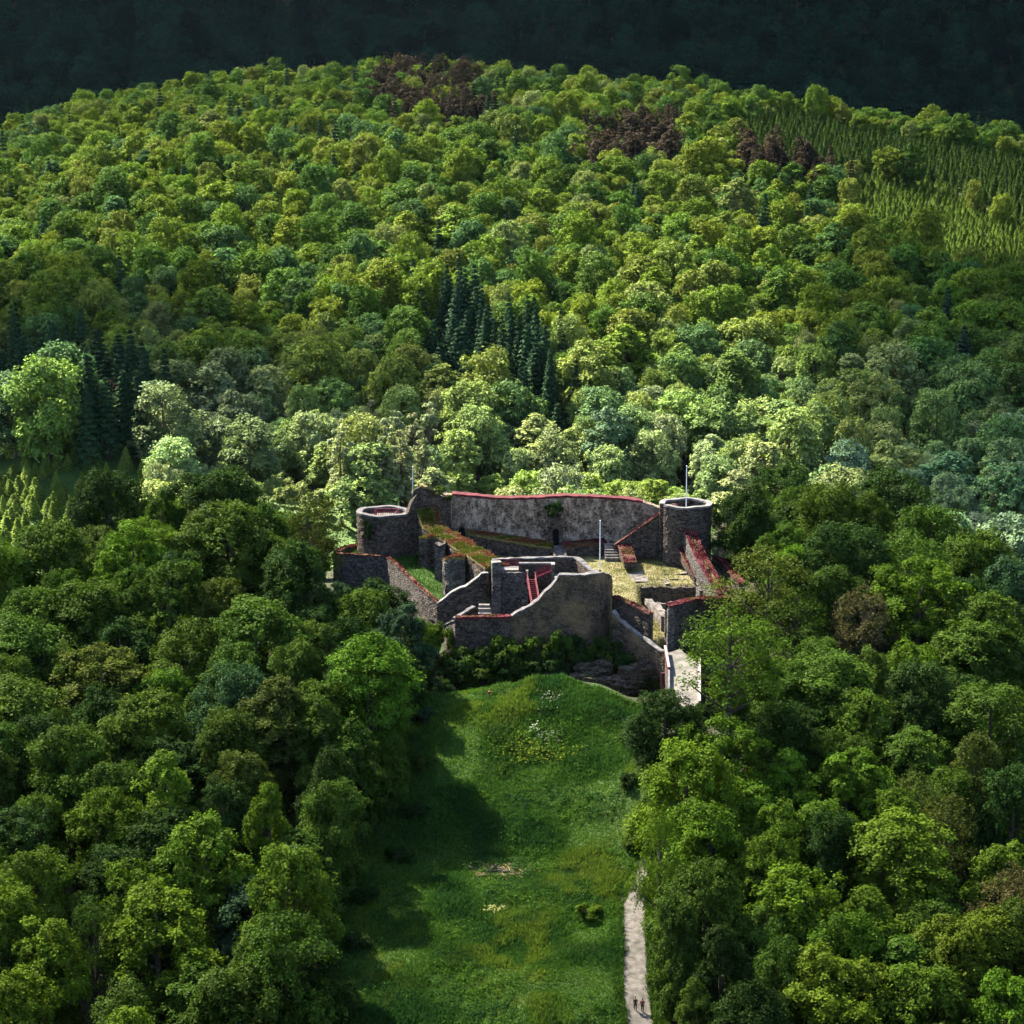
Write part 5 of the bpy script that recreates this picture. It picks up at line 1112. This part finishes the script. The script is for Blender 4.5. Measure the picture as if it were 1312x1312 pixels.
def flower_patch(u, v, w, d_, n, col, label, seed, sz=.14, h=.9):
    r_ = np.random.default_rng(seed); g = ground_at(u, v); X = g[0] + r_.normal(size=n) * w; Y = g[1] + r_.normal(size=n) * d_; Z = H(X, Y) + r_.uniform(.5, 1, n) * h
    C = np.stack([X, Y, Z], 1); N = unit(r_.normal(size=(n, 3)) * .4 + np.array((0, -.2, 1))); V, F = leaf_quads(C, N, sz, r_, .9)
    me = quad_mesh('flowers', V, F, [M['herbs']]); ca_ = me.color_attributes.new("tintc", 'FLOAT_COLOR', 'POINT'); c4 = np.ones((n * 4, 4), np.float32); c4[:, :3] = np.array(col) * np.repeat(r_.uniform(.6, 1.2, (n, 1)), 4, 0); ca_.data.foreach_set("color", c4.ravel())
    tag(link('flowers', me), label, "flowers", kind='stuff')
for i, q in enumerate([(706, 899, 1.0, .9, 55, (.15, .18, .11), "white blossom on the crest of the mound"), (697, 915, .7, .6, 25, (.15, .18, .11), "white blossom under the mound crest"), (697, 948, .8, .6, 28, (.15, .18, .11), "left white flower head on the mound face"), (708, 947, .6, .6, 26, (.15, .18, .11), "right white flower head on the mound face"),
                       (685, 940, .5, .4, 25, (.35, .4, .25), "faint white flowers on the mound face"), (690, 972, 2.6, .8, 260, (.13, .17, .014), "yellow green flower patch below the mound"), (660, 960, 3, 1.4, 260, (.10, .15, .014), "yellowish weeds left of the flower patch"), (635, 1170, .8, .4, 60, (.3, .3, .1), "pale straw tuft on the lower meadow")]):
    flower_patch(*q, 60 + i)
x, y, z = ground_at(627, 897); e = empty("marker_post", (x, y, z), "small red topped marker post on the mound crest", "post")
b = MB(); b.tube([(0, 0, -.2), (0, 0, 1.0)], .05, 7); b.build('post', M['bark'], e); b = MB(); b.tube([(0, 0, .8), (0, 0, .9), (0, 0, 1.25), (0, 0, 1.3)], [.08, .2, .2, .08], 9); b.build('top', M['red_paint'], e)

# ------------------------------------------------------------------ two walkers on the path
def skin_mesh(name, verts, edges, rads, m, parent, root=0, lv=2):
    me = bpy.data.meshes.new(name); me.from_pydata(verts, edges, []); o = link(name, me, parent)
    sk = o.modifiers.new("skin", 'SKIN'); 
    if not me.skin_vertices: 
        bpy.context.view_layer.objects.active = o
    for i, r in enumerate(rads):
        me.skin_vertices[0].data[i].radius = r if hasattr(r, '__len__') else (r, r); me.skin_vertices[0].data[i].use_root = (i == root)
    su = o.modifiers.new("sub", 'SUBSURF'); su.levels = lv; su.render_levels = lv
    me.materials.append(m); return o
simple('skin_tone', (.30, .17, .12), (.36, .21, .15), 4, .6); simple('dark_cloth', (.012, .011, .012), (.022, .02, .022), 6); simple('black_cloth', (.008, .008, .010), (.014, .014, .016), 6)
simple('white_shoes', (.55, .55, .55), (.65, .65, .64), 6, .6); simple('brown_hair', (.04, .022, .012), (.07, .04, .022), 8, .6); simple('maroon_cloth', (.14, .03, .035), (.2, .05, .05), 6)
def walker(u, v, label, top, bottom, hairm, facing, step, seed):
    x, y, z = ground_at(u, v); e = empty("person", (x, y, z + .07), label, "person", rz=facing)
    s = step
    J = {'pel': (0, 0, .93), 'sp': (0, -.01, 1.12), 'ch': (0, 0, 1.33), 'nk': (0, .01, 1.48), 'hd0': (0, .02, 1.56), 'hd': (0, .03, 1.65), 'hd1': (0, .03, 1.74),
         'lh': (-.1, 0, .88), 'lk': (-.1, .07 + s, .48), 'la': (-.1, s * .9, .09), 'lt': (-.1, s + .14, .04), 'rh': (.1, 0, .88), 'rk': (.1, .07 - s * .5, .48), 'ra': (.1, -s * 1.2, .10), 'rt': (.1, -s + .10, .04),
         'ls': (-.19, 0, 1.40), 'le': (-.25, -.08 - s * .4, 1.14), 'lw': (-.24, .05 - s * .3, .92), 'lf': (-.235, .08 - s * .3, .83), 'rs': (.19, 0, 1.40), 're': (.25, -.04 + s * .4, 1.14), 'rw': (.24, .12 + s * .4, .94), 'rf': (.235, .15 + s * .4, .85)}
    K = list(J); ix = {k: i for i, k in enumerate(K)}
    Eg = [('pel', 'sp'), ('sp', 'ch'), ('ch', 'nk'), ('nk', 'hd0'), ('hd0', 'hd'), ('hd', 'hd1'), ('pel', 'lh'), ('lh', 'lk'), ('lk', 'la'), ('la', 'lt'), ('pel', 'rh'), ('rh', 'rk'), ('rk', 'ra'), ('ra', 'rt'), ('ch', 'ls'), ('ls', 'le'), ('le', 'lw'), ('lw', 'lf'), ('ch', 'rs'), ('rs', 're'), ('re', 'rw'), ('rw', 'rf')]
    Rd = {'pel': (.15, .11), 'sp': (.13, .10), 'ch': (.16, .11), 'nk': .05, 'hd0': .07, 'hd': (.085, .10), 'hd1': .06, 'lh': .085, 'rh': .085, 'lk': .06, 'rk': .06, 'la': .04, 'ra': .04, 'lt': .035, 'rt': .035, 'ls': .06, 'rs': .06, 'le': .042, 're': .042, 'lw': .028, 'rw': .028, 'lf': .03, 'rf': .03}
    skin_mesh('body', [J[k] for k in K], [(ix[a], ix[b]) for a, b in Eg], [Rd[k] for k in K], M['skin_tone'], e)
    def part(nm, ks, eds, grow, m, mod={}):
        vs = [mod.get(k, J[k]) for k in ks]; rr = []
        for k in ks:
            r = Rd[k]; rr.append(tuple(q + grow for q in r) if hasattr(r, '__len__') else r + grow)
        skin_mesh(nm, vs, [(ks.index(a), ks.index(b)) for a, b in eds], rr, m, e)
    part('shirt', ['pel', 'sp', 'ch', 'ls', 'le', 'rs', 're'], [('pel', 'sp'), ('sp', 'ch'), ('ch', 'ls'), ('ls', 'le'), ('ch', 'rs'), ('rs', 're')], .022, top)
    part('trousers', ['pel', 'lh', 'lk', 'la', 'rh', 'rk', 'ra'], [('pel', 'lh'), ('lh', 'lk'), ('lk', 'la'), ('pel', 'rh'), ('rh', 'rk'), ('rk', 'ra')], .02, bottom)
    for a, b_ in (('la', 'lt'), ('ra', 'rt')): part('shoe', [a, b_], [(a, b_)], .022, M['white_shoes'])
    skin_mesh('hair', [(0, -.02, 1.64), (0, -.01, 1.72), (0, .02, 1.77)], [(0, 1), (1, 2)], [.085, .095, .07], hairm, e)
    b = MB()
    for sx_ in (-.033, .033): b.tube([(sx_, .112, 1.665), (sx_, .128, 1.665)], .011, 6)
    b.build('eyes', M['shade_and_eye_black'], e); b = MB(); b.tube([(0, .115, 1.66), (0, .15, 1.62), (0, .12, 1.612)], [.008, .016, .012], 6); b.build('nose', M['skin_tone'], e)
    b = MB(); b.tube([(-.025, .115, 1.583), (0, .124, 1.58), (.025, .115, 1.583)], .007, 5); b.build('mouth', M['maroon_cloth'], e)
walker(814, 1296, "walker in dark clothes and white shoes on the gravel path", M['dark_cloth'], M['black_cloth'], M['brown_hair'], .1, .16, 1)
walker(823, 1299, "walker in maroon top beside the walker in dark clothes", M['maroon_cloth'], M['black_cloth'], M['brown_hair'], -.1, .12, 2)
